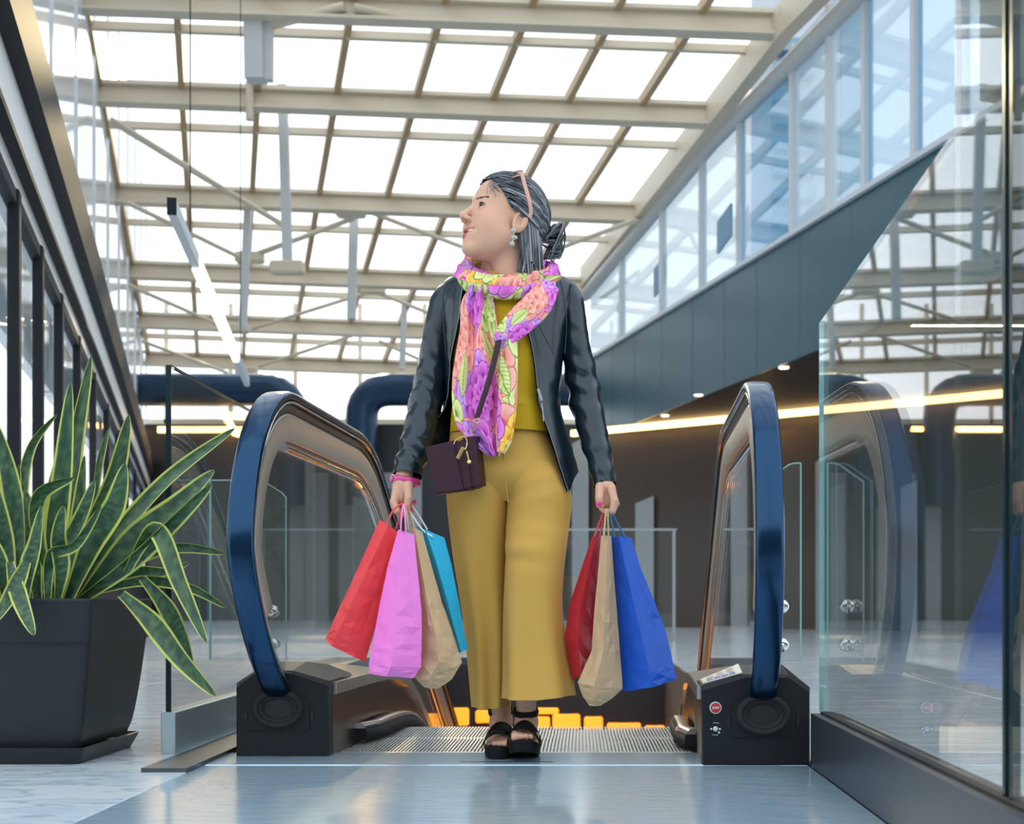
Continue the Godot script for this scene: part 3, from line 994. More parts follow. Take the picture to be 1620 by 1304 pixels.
# ---------------------------------------------------------------- glass guards
func build_guards() -> void:
	# left guard beside the landing
	var lg := thing("glass_guard", "clear glass guard in a pale metal shoe between plant and escalator", "glass guard", Vector3(-1.16, 0, -3.57))
	var b := Geo.new()
	b.box(Vector3(-1.168, 0.06, -5.78), Vector3(0.04, 0.12, 4.42), Basis.IDENTITY, 0.002)
	part("shoe", b, M.rail_base, lg, "pale metal shoe")
	var g := Geo.new()
	g.box(Vector3(-1.168, 0.61, -5.78), Vector3(0.014, 0.98, 4.40))
	part("pane", g, M.clear_glass, lg)
	var e := Geo.new()
	e.box(Vector3(-1.168, 0.61, -3.575), Vector3(0.0145, 0.982, 0.004))
	e.box(Vector3(-1.168, 1.1015, -5.78), Vector3(0.0145, 0.003, 4.40))
	part("pane_edge", e, M.glass_edge, lg, "dark green glass edge")
	var t := Geo.new()
	t.prism([Vector3(-1.115, 0.0, -3.20), Vector3(-1.0, 0.0, -3.20), Vector3(-1.0, 0.0, -4.4), Vector3(-1.115, 0.0, -4.4)], Vector3(0, 0.012, 0))
	single("floor_trim", t, mat("trim_dark", lin(0.10, 0.11, 0.12), 0.3, 0.7), "dark metal trim bar lying along the landing plate by the glass guard", "trim")
	# right guard
	var gx := 0.64
	var rg := thing("glass_guard", "tall clear glass guard in a dark metal shoe mirroring the escalator newel", "glass guard", Vector3(gx, 0, -2.4))
	var rb := Geo.new()
	rb.box(Vector3(gx - 0.0005, 0.07, -1.95), Vector3(0.075, 0.14, 2.74))
	part("shoe", rb, M.rail_base_dark, rg, "dark grey metal shoe")
	var gk := Geo.new()
	gk.box(Vector3(gx, 0.1415, -1.95), Vector3(0.03, 0.008, 2.72))
	part("gasket", gk, M.brush_black, rg)
	var p1 := Geo.new()
	p1.prism([Vector3(gx - 0.006, 0.14, -3.37), Vector3(gx - 0.006, 1.176, -3.37), Vector3(gx - 0.006, 1.239, -2.151), Vector3(gx - 0.006, 0.14, -2.151)], Vector3(0.012, 0, 0))
	part("pane", p1, M.clear_glass, rg)
	var p2 := Geo.new()
	p2.prism([Vector3(gx - 0.006, 0.14, -2.149), Vector3(gx - 0.006, 2.6, -2.149), Vector3(gx - 0.006, 2.6, -1.905), Vector3(gx - 0.006, 0.14, -1.905)], Vector3(0.012, 0, 0))
	part("pane", p2, M.clear_glass, rg)
	var p3 := Geo.new()
	p3.prism([Vector3(gx - 0.006, 0.14, -1.86), Vector3(gx - 0.006, 2.6, -1.86), Vector3(gx - 0.006, 2.6, -0.7), Vector3(gx - 0.006, 0.14, -0.7)], Vector3(0.012, 0, 0))
	part("pane", p3, M.clear_glass, rg)
	var eg := Geo.new()
	eg.box(Vector3(gx, 1.37, -1.898), Vector3(0.0125, 2.46, 0.012))
	eg.box(Vector3(gx, 1.37, -1.866), Vector3(0.0125, 2.46, 0.012))
	part("pane_edge", eg, M.glass_edge, rg, "dark green glass edge")
	var eb := Geo.new()
	eb.box(Vector3(gx, 0.66, -3.372), Vector3(0.0125, 1.035, 0.003))
	part("pane_edge", eb, M.glass_edge_bright, rg)
	# small anti-climb screens beside the newels, clamped with chrome discs
	var scr := func(x0: float, x1: float, d: float, y0: float, y1: float, ch_right: bool, kx: float, ky: Array, label: String):
		var o := thing("glass_screen", label, "glass screen", Vector3((x0 + x1) * 0.5, y0, -d))
		var poly := [Vector3(x0, y0, -d), Vector3(x1, y0, -d)]
		if ch_right:
			poly.append_array([Vector3(x1, y1 - 0.055, -d), Vector3(x1 - 0.012, y1 - 0.04, -d), Vector3(x1 - 0.07, y1 - 0.003, -d), Vector3(x1 - 0.085, y1, -d), Vector3(x0, y1, -d)])
		else:
			poly.append_array([Vector3(x1, y1, -d), Vector3(x0 + 0.08, y1, -d), Vector3(x0 + 0.065, y1 - 0.004, -d), Vector3(x0, y1 - 0.05, -d)])
		var s := Geo.new()
		s.prism(poly, Vector3(0, 0, 0.010))
		part("pane", s, M.clear_glass, o)
		var ed := Geo.new()
		for i in range(1, poly.size()):
			var q0: Vector3 = poly[i] + Vector3(0, 0, 0.005)
			var q1: Vector3 = poly[(i + 1) % poly.size()] + Vector3(0, 0, 0.005)
			ed.beam(q0, q1, 0.0035, 0.0115, Vector3(0, 0, 1))
		part("pane_edge", ed, M.glass_edge_bright, o, "bright green glass edge")
		for y in ky:
			var k := Geo.new()
			k.lathe(Vector3(kx, y, -d + 0.01), Vector3(0, 0, 1), [Vector2(0.0001, 0.014), Vector2(0.004, 0.014), Vector2(0.005, 0.0125), Vector2(0.015, 0.013), Vector2(0.0185, 0.009), Vector2(0.0195, 0.0), Vector2(0.0195, -0.022), Vector2(0.0001, -0.022)], 24)
			part("clamp_disc", k, M.chrome, o, "chrome clamp disc")
	scr.call(-1.158, -0.922, 3.95, 0.25, 0.81, true, -0.964, [0.401, 0.297], "small glass screen clamped by chrome discs beside the newel near the plant")
	scr.call(0.50, 0.597, 3.45, 0.27, 0.81, false, 0.545, [0.42, 0.315], "small glass screen clamped by chrome discs beside the newel with the stop button")
	# far glass railing
	var fr := thing("glass_railing", "far glass railing with thin top rail in front of the brown wall", "railing", Vector3(0.4, 0, -13))
	var pn := Geo.new()
	pn.box(Vector3(0.35, 0.6, -13), Vector3(1.2, 1.04, 0.012))
	part("pane", pn, M.clear_glass, fr)
	var tp := Geo.new()
	tp.box(Vector3(0.35, 1.14, -13), Vector3(1.26, 0.022, 0.03))
	part("top_rail", tp, M.wall_strip, fr)
	for x in [-0.25, 0.95]:
		var k := Geo.new()
		k.box(Vector3(x, 0.57, -13), Vector3(0.03, 1.13, 0.02))
		part("rail_post", k, M.wall_strip, fr)

# ---------------------------------------------------------------- lamps
func area(parent: Node3D, called: String, at: Vector3, look: Vector3, size: Vector2, c: Color, e: float) -> void:
	var l := AreaLight3D.new()
	l.name = called
	parent.add_child(l, true)
	l.position = at - parent.position
	l.basis = Basis.looking_at(look, Vector3.RIGHT if absf(look.y) > 0.9 else Vector3.UP)
	l.area_size = size
	l.area_range = 60.0
	l.light_color = c
	l.light_energy = e
	l.shadow_enabled = true

func build_lights() -> void:
	var a := P(272, 327, 6.5)
	var b := P(391, 604, 11.8)
	b.y = a.y
	var hl := thing("hanging_lamp", "long white linear lamp hung below the roof above the plant", "lamp", a)
	var body := Geo.new()
	body.beam(a, b, 0.045, 0.085, Vector3.UP, 0.004)
	part("housing", body, M.lamp_body, hl)
	var cap := Geo.new()
	cap.beam(a + (a - b).normalized() * 0.012, a, 0.047, 0.087)
	part("end_cap", cap, M.dark_frame, hl, "dark end cap")
	var p0 := a.lerp(b, 0.20) + Vector3(0, -0.046, 0)
	var p1 := a.lerp(b, 0.76) + Vector3(0, -0.046, 0)
	var gl := Geo.new()
	gl.beam(p0, p1, 0.04, 0.012)
	gl.beam(p0 + Vector3(0.02, 0.045, 0), p1 + Vector3(0.02, 0.045, 0), 0.012, 0.075)
	part("light_strip", gl, M.white_glow, hl, "glowing diffuser strip")
	for t in [0.15, 0.85]:
		var w := Geo.new()
		var q := a.lerp(b, t)
		w.tube([q, q + Vector3(0, 5.0, 0)], 0.004, 5)
		part("wire", w, M.dark_frame, hl)
	area(hl, "lamp_light", (p0 + p1) * 0.5 + Vector3(0, -0.02, 0), Vector3.DOWN, Vector2(0.05, 3.0), Color(1, 0.9, 0.75), 1.5)
	var s0 := P(905, 686, 19.3)
	var s1 := P(1590, 622, 15.5)
	s1.y = s0.y
	var st := thing("strip_lamp", "long warm strip lamp under the soffit before the brown wall", "lamp", s0)
	var g := Geo.new()
	g.beam(s0, s1, 0.07, 0.09)
	part("light_strip", g, M.strip_glow, st)
	area(st, "strip_light", (s0 + s1) * 0.5 + Vector3(0, -0.06, 0.05), Vector3(0, -0.8, 0.3).normalized(), Vector2(5.0, 0.08), Color(1, 0.75, 0.42), 3.0)
	var w0 := P(250, 680, 23.95)
	var w1 := P(430, 680, 23.95)
	var wl := thing("strip_lamp", "short warm strip lamp on the back wall seen through the glass guard", "lamp", w0)
	var g2 := Geo.new()
	g2.beam(w0, w1, 0.06, 0.11)
	part("light_strip", g2, M.strip_glow, wl)
	area(wl, "strip_light", (w0 + w1) * 0.5 + Vector3(0, 0, 0.1), Vector3(0, -0.5, 1).normalized(), Vector2(4.0, 0.1), Color(1, 0.75, 0.42), 1.5)
	for q in [[1105, 632, 15.9], [1052, 656, 17.7], [1240, 600, 14.0]]:
		var c := P(q[0], q[1], q[2])
		c.y = 2.99
		var d := thing("downlight", "small round downlight recessed in the dark soffit", "lamp", c, "soffit downlights")
		var k := Geo.new()
		k.lathe(c, Vector3.DOWN, [Vector2(0.0001, 0.012), Vector2(0.05, 0.012), Vector2(0.06, 0.0)], 16)
		part("light_lens", k, M.white_glow, d)

# ---------------------------------------------------------------- potted snake plant
func build_plant() -> void:
	var c := Vector3(-1.53, 0, -3.55)
	var pp := thing("potted_plant", "snake plant with yellow edged leaves in a square charcoal planter on a saucer", "potted plant", c)
	mat("planter", lin(0.018, 0.021, 0.025), 0.45, 0.0, {"metallic_specular": 0.35})
	mat("soil", lin(0.03, 0.022, 0.016), 0.95)
	mat("leaf", Color(1, 1, 1), 0.38, 0.0, {"vertex_color_use_as_albedo": true, "backlight_enabled": true, "backlight": Color(0.25, 0.3, 0.1)})
	var sq := func(h: float, y: float, r: float) -> Array:
		var ring := []
		for k in 4:
			var sx := [1, 1, -1, -1][k] as float
			var sz := [1, -1, -1, 1][k] as float
			for a in 5:
				var t := PI / 2 * a / 4.0
				# corner arc between the two neighbouring sides
				var ang := [[0.0, 1.0], [1.0, 0.0], [0.0, 1.0], [1.0, 0.0]][k] as Array
				var u := cos(t) if ang[0] == 1.0 else sin(t)
				var w := sin(t) if ang[0] == 1.0 else cos(t)
				ring.append(c + Vector3(sx * (h - r + r * u), y, sz * (h - r + r * w)))
		return ring
	var loft := func(lev: Array, m: Material, called: String, cap := false):
		var g := Geo.new()
		var rings := []
		for l in lev:
			rings.append(sq.call(l[0], l[1], l[2]))
		for i in rings.size() - 1:
			g.grid([rings[i], rings[i + 1]], true)
		if cap:
			g.fan(rings[-1])
		part(called, g, m, pp)
	var body := []
	for k in 9:
		var t := k / 8.0
		body.append([0.190 + 0.044 * pow(t, 0.62), 0.045 + 0.285 * t, 0.022])
	var g := Geo.new()
	var rows := []
	for l in body:
		rows.append(sq.call(l[0], l[1], l[2]))
	g.grid(rows, true)
	var pot := part("pot", g, M.planter, pp, "charcoal square planter body")
	var lip := Geo.new()
	var lrows := []
	for l in [[0.232, 0.330, 0.022], [0.240, 0.326, 0.022], [0.2455, 0.436, 0.022], [0.2435, 0.441, 0.020], [0.232, 0.441, 0.018], [0.226, 0.36, 0.016]]:
		lrows.append(sq.call(l[0], l[1], l[2]))
	for i in lrows.size() - 1:
		lip.grid([lrows[i], lrows[i + 1]], true)
	part("rim", lip, M.planter, pot)
	loft.call([[0.228, 0.40, 0.015], [0.10, 0.415, 0.01]], M.soil, "soil", true)
	loft.call([[0.196, 0.0, 0.012], [0.216, 0.045, 0.012], [0.212, 0.047, 0.012], [0.19, 0.03, 0.01], [0.15, 0.03, 0.01]], M.planter, "saucer", true)
	# leaves: pixel track of the midrib, widest half-width in pixels, depth at base and tip, roll
	var leaves := [
		[[[100, 950], [103, 820], [120, 690], [144, 563]], 17, 3.55, 3.62, 0.25],
		[[[78, 950], [86, 850], [100, 740], [112, 605]], 18, 3.50, 3.42, -0.15],
		[[[110, 950], [140, 850], [182, 752], [204, 656]], 18, 3.55, 3.55, 0.3],
		[[[112, 950], [143, 812], [156, 735], [171, 680]], 10, 3.60, 3.75, 0.9],
		[[[108, 950], [150, 850], [182, 800], [199, 733]], 21, 3.45, 3.35, -0.3],
		[[[118, 945], [185, 850], [268, 757], [373, 677]], 16, 3.56, 3.47, -0.4],
		[[[128, 950], [205, 860], [280, 800], [340, 744]], 21, 3.50, 3.42, -0.3],
		[[[120, 955], [200, 895], [270, 830], [336, 765]], 17, 3.44, 3.34, 0.5],
		[[[145, 945], [220, 882], [285, 866], [357, 876]], 12, 3.52, 3.50, 0.3],
		[[[140, 940], [225, 919], [300, 930], [358, 962]], 10, 3.52, 3.50, 0.2],
		[[[150, 930], [215, 905], [262, 905], [300, 890]], 9, 3.54, 3.52, 0.2],
		[[[200, 905], [246, 838], [285, 925], [327, 1018]], 15, 3.40, 3.30, 0.25],
		[[[192, 940], [240, 985], [288, 1045], [342, 1102]], 17, 3.42, 3.36, 0.1],
		[[[225, 915], [262, 960], [288, 1010], [306, 1066]], 15, 3.48, 3.50, 0.2],
		[[[35, 950], [30, 850], [15, 755], [-12, 660]], 18, 3.50, 3.45, -0.2],
		[[[38, 950], [34, 800], [48, 710], [90, 655]], 10, 3.62, 3.72, 0.6],
		[[[88, 950], [58, 850], [62, 783], [118, 755]], 17, 3.36, 3.28, 0.9],
		[[[46, 880], [30, 915], [12, 950], [-12, 990]], 12, 3.30, 3.22, 0.1],
		[[[15, 890], [26, 930], [40, 970], [54, 1006]], 13, 3.30, 3.20, -0.1],
		[[[55, 950], [66, 850], [80, 790], [98, 705]], 14, 3.58, 3.66, 0.4],
		[[[20, 950], [8, 870], [-6, 800], [-25, 720]], 17, 3.44, 3.34, 0.1],
		[[[70, 950], [98, 880], [128, 820], [150, 760]], 14, 3.42, 3.36, -0.5],
		[[[28, 950], [22, 870], [24, 800], [30, 735]], 13, 3.55, 3.60, 0.6],
		[[[60, 950], [52, 890], [48, 830], [40, 775]], 15, 3.40, 3.36, 0.2],
		[[[100, 950], [118, 880], [124, 820], [134, 720]], 15, 3.48, 3.50, -0.6],
		[[[10, 950], [0, 900], [-14, 860], [-40, 820]], 14, 3.36, 3.26, 0.0],
		[[[90, 950], [96, 900], [92, 850], [100, 800]], 14, 3.36, 3.30, 0.3],
		[[[40, 950], [44, 900], [56, 860], [66, 800]], 13, 3.32, 3.26, -0.3],
		[[[120, 950], [150, 905], [190, 862], [240, 830]], 12, 3.6, 3.56, -0.2],
		[[[75, 950], [80, 880], [120, 860], [160, 800]], 12, 3.34, 3.28, 0.5],
		[[[5, 950], [12, 880], [8, 830], [16, 770]], 12, 3.62, 3.7, 0.2],
	]
	var rng := RandomNumberGenerator.new()
	rng.seed = 21
	var fn := FastNoiseLite.new()
	fn.seed = 5
	fn.frequency = 0.9
	for L in leaves:
		var ctl := []
		for i in 4:
			ctl.append(P(L[0][i][0], L[0][i][1], lerpf(L[2], L[3], i / 3.0)))
		var path := bez(ctl, 12)
		var cx := [-1.0, -0.82, -0.74, -0.4, 0.0, 0.4, 0.74, 0.82, 1.0]
		var rws := []
		var cls := []
		var n := path.size()
		var ph := rng.randf() * 50.0
		var ed := rng.randf_range(0.85, 1.15)
		for i in n:
			var u := float(i) / (n - 1)
			var t: Vector3 = (path[mini(i + 1, n - 1)] - path[maxi(i - 1, 0)]).normalized()
			var to_cam: Vector3 = (Vector3(0, EYE, 0) - path[i]).normalized()
			var sd := t.cross(to_cam).normalized().rotated(t, L[4] + 0.25 * sin(u * 4.0 + ph))
			var nm := sd.cross(t)
			var prof: float = (0.42 + 0.58 * smoothstep(0.0, 0.45, u)) * pow(maxf(0.0, 1.0 - pow(u, 3.2)), 0.75)
			var hw: float = L[1] * 0.00177 * prof + 0.0004
			var r := []
			var rc := []
			for q in cx:
				r.append(path[i] + sd * (q * hw) + nm * (hw * 0.32 * q * q))
				var band := fn.get_noise_2d(u * n * 0.75 + ph, q * 0.9)
				var fine := fn.get_noise_2d(u * n * 2.6 + ph * 2.0, q * 3.0)
				var green := Color(0.014, 0.052, 0.030).lerp(Color(0.070, 0.15, 0.055), clampf(0.38 + band * 1.6 + fine * 0.7, 0, 1))
				var yel := Color(0.52, 0.55, 0.12) * ed
				rc.append(yel if absf(q) > 0.78 else green)
			rws.append(r)
			cls.append(rc)
		var lf := Geo.new()
		lf.grid(rws, false, [], false, cls)
		part("leaf", lf, M.leaf, pp)

# ---------------------------------------------------------------- paper carrier bags
# levels: [left px, left py, right px, right py, ridge 0..1, half depth m]; the ridge is the front edge between the two visible faces
func bag(label: String, m: Material, inner: Material, cord: Material, d: float, levels: Array, handles: Array, crease := 0.004, seed_ := 1) -> void:
	var rng := RandomNumberGenerator.new()
	rng.seed = seed_
	var mid: Array = levels[levels.size() - 1]
	var o := thing("paper_bag", label, "shopping bag", P((mid[0] + mid[2]) * 0.5, (mid[1] + mid[3]) * 0.5, d), "paper shopping bags")
	# cross-section of each level: left, front ridge, right, back ridge, each side cut in three
	var sub := 4
	var fine := []
	for i in levels.size() - 1:
		for k in (sub if i < levels.size() - 2 else sub + 1):
			var t := float(k) / sub
			var a := []
			for q in 6:
				a.append(lerpf(levels[i][q], levels[i + 1][q], t))
			fine.append(a)
	var rings := []
	for i in fine.size():
		var l: Array = fine[i]
		var a := P(l[0], l[1], d)
		var b := P(l[2], l[3], d)
		var rf := a.lerp(b, l[4]) + Vector3(0, 0, l[5])
		var rb := a.lerp(b, 1.0 - l[4]) - Vector3(0, 0, l[5])
		var ring := []
		var cs := [a, rf, b, rb]
		for s in 4:
			for k in 3:
				var p: Vector3 = cs[s].lerp(cs[(s + 1) % 4], k / 3.0)
				var amp := crease * (0.25 if k == 0 else 1.0) * clampf(float(i) / fine.size() * 2.2, 0.15, 1.0)
				if i == 0:
					amp = 0.0
				ring.append(p + Vector3(rng.randf_range(-0.4, 0.4), rng.randf_range(-0.4, 0.4), rng.randf_range(-1, 1)) * amp)
		rings.append(ring)
	var g := Geo.new()
	for i in rings.size() - 1:
		for k in 12:
			var k2 := (k + 1) % 12
			if (i + k) % 2 == 0:
				g.tri(rings[i][k], rings[i][k2], rings[i + 1][k2]); g.tri(rings[i][k], rings[i + 1][k2], rings[i + 1][k])
			else:
				g.tri(rings[i][k], rings[i][k2], rings[i + 1][k]); g.tri(rings[i][k2], rings[i + 1][k2], rings[i + 1][k])
	g.fan(rings[-1])
	part("bag_body", g, m, o)
	# lining seen at the mouth
	var ins := Geo.new()
	var r0 := []
	var r1 := []
	var cc := Vector3.ZERO
	for p in rings[0]:
		cc += p / 12.0
	for k in 12:
		r0.append(rings[0][k].lerp(cc, 0.04))
		r1.append(rings[3][k].lerp(cc, 0.12))
	ins.grid([r0, r1], true)
	part("lining", ins, inner, o)
	for h in handles:
		var pts := []
		for q in h:
			pts.append(P(q[0], q[1], d + (q[2] if q.size() > 2 else 0.0)))
		var t := Geo.new()
		t.tube(bez(pts, 8), 0.0026, 6)
		part("handle", t, cord, o)

func build_bags() -> void:
	var paper := func(called: String, c: Color, r := 0.55) -> StandardMaterial3D:
		return mat(called, c, r, 0.0, {"backlight_enabled": true, "backlight": Color(0.12, 0.12, 0.12)})
	var red: Material = paper.call("paper_red", lin(0.78, 0.045, 0.05))
	var red2: Material = paper.call("paper_crimson", lin(0.42, 0.012, 0.03), 0.4)
	var pink: Material = paper.call("paper_pink", lin(0.88, 0.22, 0.68))
	var kraft: Material = paper.call("paper_kraft", lin(0.57, 0.385, 0.22))
	var cyan: Material = paper.call("paper_cyan", lin(0.004, 0.38, 0.62))
	var blue: Material = paper.call("paper_blue", lin(0.001, 0.085, 0.52), 0.42)
	var white: Material = paper.call("paper_white", lin(0.75, 0.75, 0.73))
	var pale: Material = paper.call("paper_pale_cyan", lin(0.40, 0.70, 0.75))
	mat("cord_red", lin(0.75, 0.06, 0.08), 0.6)
	mat("cord_pink", lin(0.85, 0.25, 0.55), 0.6)
	mat("cord_kraft", lin(0.55, 0.40, 0.22), 0.6)
	mat("cord_white", lin(0.80, 0.80, 0.78), 0.6)
	mat("cord_blue", lin(0.01, 0.12, 0.26), 0.6)
	# bags in her right hand
	bag("bright red paper bag hanging beside the pink one", red, red, M.cord_red, 3.36, [[601, 822, 634, 845, 0.45, 0.02], [575, 880, 618, 900, 0.38, 0.035], [545, 945, 600, 970, 0.32, 0.05], [524, 990, 586, 1020, 0.28, 0.06], [515, 1012, 578, 1048, 0.25, 0.055]],
		[[[612, 830, -0.03], [622, 808, -0.02], [636, 797, 0.0], [640, 800, 0.01]], [[626, 838, 0.02], [632, 820, 0.02], [639, 800, 0.01]]], 0.006, 3)
	bag("pink paper bag between the red and the kraft bags", pink, pink, M.cord_pink, 3.33, [[630, 838, 655, 846, 0.35, 0.02], [615, 890, 660, 900, 0.40, 0.035], [601, 955, 667, 965, 0.45, 0.05], [590, 1015, 667, 1020, 0.5, 0.065], [584, 1048, 666, 1056, 0.5, 0.07], [584, 1066, 654, 1073, 0.45, 0.05]],
		[[[634, 842, -0.02], [635, 820, -0.02], [638, 798, 0.0]], [[642, 843, -0.02], [641, 818, -0.02], [639, 798, 0.0]]], 0.005, 5)
	bag("kraft paper bag with crumpled bottom between pink and cyan bags", kraft, kraft, M.cord_kraft, 3.38, [[650, 832, 668, 842, 0.4, 0.02], [658, 880, 682, 893, 0.35, 0.035], [665, 940, 700, 955, 0.4, 0.05], [667, 1000, 720, 1010, 0.5, 0.06], [664, 1045, 731, 1048, 0.5, 0.06], [655, 1072, 715, 1075, 0.45, 0.045], [672, 1088, 694, 1090, 0.5, 0.015]],
		[[[646, 838, -0.01], [644, 815, -0.01], [641, 798, 0.0]], [[656, 836, 0.01], [650, 815, 0.01], [643, 800, 0.0]]], 0.006, 9)
	bag("cyan paper bag with white cord handles against the mustard trousers", cyan, pale, M.cord_white, 3.42, [[659, 832, 703, 851, 0.35, 0.025], [680, 885, 714, 893, 0.35, 0.035], [702, 955, 727, 957, 0.4, 0.045], [716, 1005, 735, 1003, 0.5, 0.05], [725, 1034, 741, 1027, 0.5, 0.05]],
		[[[684, 849, -0.025], [668, 838, -0.02], [650, 812, -0.01], [645, 803, 0.0]], [[676, 838, 0.02], [662, 815, 0.02], [652, 800, 0.01]]], 0.003, 13)
	# bags in her left hand
	bag("dark red paper bag half hidden behind the trouser leg", red2, white, M.cord_red, 3.45, [[937, 848, 952, 852, 0.4, 0.02], [918, 905, 948, 910, 0.4, 0.035], [900, 960, 944, 965, 0.4, 0.05], [893, 1010, 940, 1020, 0.45, 0.06], [905, 1076, 935, 1060, 0.5, 0.05]],
		[[[940, 850, -0.02], [948, 828, -0.01], [957, 803, 0.0]], [[949, 850, 0.0], [953, 828, 0.0], [958, 803, 0.0]]], 0.004, 17)
	bag("kraft paper bag pinched between the dark red and blue bags", kraft, kraft, M.cord_kraft, 3.39, [[951, 848, 967, 848, 0.6, 0.02], [946, 905, 971, 905, 0.5, 0.035], [940, 970, 976, 970, 0.45, 0.045], [936, 1030, 981, 1030, 0.4, 0.055], [914, 1080, 985, 1090, 0.35, 0.06], [922, 1102, 968, 1106, 0.4, 0.045], [932, 1116, 950, 1117, 0.5, 0.015]],
		[[[955, 850, -0.02], [957, 828, -0.01], [959, 805, 0.0]], [[963, 850, 0.0], [962, 828, 0.0], [961, 805, 0.0]]], 0.005, 23)
	bag("large blue paper bag with dark blue cords", blue, pale, M.cord_blue, 3.42, [[966, 848, 999, 851, 0.40, 0.03], [969, 890, 1014, 900, 0.42, 0.045], [974, 950, 1038, 958, 0.42, 0.06], [978, 1000, 1054, 1000, 0.45, 0.07], [982, 1050, 1064, 1045, 0.5, 0.075], [985, 1094, 1071, 1076, 0.5, 0.07]],
		[[[972, 850, -0.03], [968, 828, -0.02], [963, 806, 0.0]], [[989, 850, -0.02], [975, 825, -0.01], [964, 803, 0.0]]], 0.004, 29)

# ---------------------------------------------------------------- distance fields
func smin(a: float, b: float, k: float) -> float:
	var h := maxf(k - absf(a - b), 0.0) / k
	return minf(a, b) - h * h * k * 0.25

func smax(a: float, b: float, k: float) -> float:
	return -smin(-a, -b, k)

func ell(p: Vector3, c: Vector3, r: Vector3) -> float:
	var q := p - c
	var k0 := (q / r).length()
	var k1 := (q / (r * r)).length()
	return k0 * (k0 - 1.0) / maxf(k1, 1e-6)

func cap(p: Vector3, a: Vector3, b: Vector3, ra: float, rb: float) -> float:
	var ab := b - a
	var t := clampf((p - a).dot(ab) / ab.length_squared(), 0.0, 1.0)
	return (p - a - ab * t).length() - lerpf(ra, rb, t)

# surface nets over a box; f: distance, tint: colour at a point
func nets(g: Geo, f: Callable, lo: Vector3, hi: Vector3, cell: float, tint: Callable) -> void:
	var n := Vector3i(((hi - lo) / cell).ceil()) + Vector3i.ONE
	var B := 6
	var sx := n.x
	var sxy := n.x * n.y
	var val := PackedFloat32Array()
	val.resize(sxy * n.z)
	val.fill(1e9)
	var vid := PackedInt32Array()
	vid.resize(sxy * n.z)
	vid.fill(-1)
	var blocks := []
	var reach := cell * B * 0.5 * 1.74 * 1.35 + cell
	for bz in range(0, n.z - 1, B):
		for by in range(0, n.y - 1, B):
			for bx in range(0, n.x - 1, B):
				var c := lo + Vector3(bx + B * 0.5, by + B * 0.5, bz + B * 0.5) * cell
				if absf(f.call(c)) < reach:
					blocks.append(Vector3i(bx, by, bz))
	for b in blocks:
		for z in range(b.z, mini(b.z + B + 1, n.z)):
			for y in range(b.y, mini(b.y + B + 1, n.y)):
				var o: int = z * sxy + y * sx
				for x in range(b.x, mini(b.x + B + 1, n.x)):
					if val[o + x] > 1e8:
						val[o + x] = f.call(lo + Vector3(x, y, z) * cell)
	var base := g.v.size()
	var nn := PackedVector3Array()
	var cells := PackedInt32Array()
	var offs := [0, 1, sx, sx + 1, sxy, sxy + 1, sxy + sx, sxy + sx + 1]
	var cpos := [Vector3(0, 0, 0), Vector3(1, 0, 0), Vector3(0, 1, 0), Vector3(1, 1, 0), Vector3(0, 0, 1), Vector3(1, 0, 1), Vector3(0, 1, 1), Vector3(1, 1, 1)]
	var edges := [[0, 1], [2, 3], [4, 5], [6, 7], [0, 2], [1, 3], [4, 6], [5, 7], [0, 4], [1, 5], [2, 6], [3, 7]]
	for b in blocks:
		for z in range(b.z, mini(b.z + B, n.z - 1)):
			for y in range(b.y, mini(b.y + B, n.y - 1)):
				for x in range(b.x, mini(b.x + B, n.x - 1)):
					var i: int = z * sxy + y * sx + x
					var m := 0
					for k in 8:
						if val[i + offs[k]] < 0.0:
							m |= 1 << k
					if m == 0 or m == 255:
						continue
					var s := Vector3.ZERO
					var cnt := 0
					for e in edges:
						var va := val[i + offs[e[0]]]
						var vb := val[i + offs[e[1]]]
						if (va < 0.0) != (vb < 0.0):
							s += cpos[e[0]].lerp(cpos[e[1]], va / (va - vb))
							cnt += 1
					var p := lo + (Vector3(x, y, z) + s / cnt) * cell
					vid[i] = g.v.size()
					cells.append(i)
					g.v.append(p); g.uv.append(Vector2.ZERO); g.col.append(tint.call(p)); nn.append(Vector3.ZERO)
	var ax := [[1, sx, sxy], [sx, sxy, 1], [sxy, 1, sx]]
	for i in cells:
		for a in ax:
			# the edge that leaves this cell's low corner along a[0]
			var va := val[i]
			var vb := val[i + a[0]]
			if (va < 0.0) == (vb < 0.0) or i - a[1] - a[2] < 0:
				continue
			var q0 := vid[i]
			var q1 := vid[i - a[1]]
			var q2 := vid[i - a[1] - a[2]]
			var q3 := vid[i - a[2]]
			if q0 < 0 or q1 < 0 or q2 < 0 or q3 < 0:
				continue
			var t := [q0, q1, q2, q3] if va < 0.0 else [q0, q3, q2, q1]
			# clockwise front faces
			g.idx.append_array([t[0], t[2], t[1], t[0], t[3], t[2]])
			var fn := (g.v[t[1]] - g.v[t[0]]).cross(g.v[t[2]] - g.v[t[0]]) + (g.v[t[2]] - g.v[t[0]]).cross(g.v[t[3]] - g.v[t[0]])
			for k in 4:
				nn[t[k] - base] += fn
	for v in nn:
		g.n.append(v.normalized() if v.length_squared() > 0 else Vector3.UP)

# ---------------------------------------------------------------- head
var head_at := Vector3.ZERO
var head_basis := Basis.IDENTITY
const HEAD_S := 1.1

func to_head(p: Vector3) -> Vector3:
	return head_basis.inverse() * (p - head_at) / HEAD_S

func from_head(p: Vector3) -> Vector3:
	return head_at + head_basis * (p * HEAD_S)

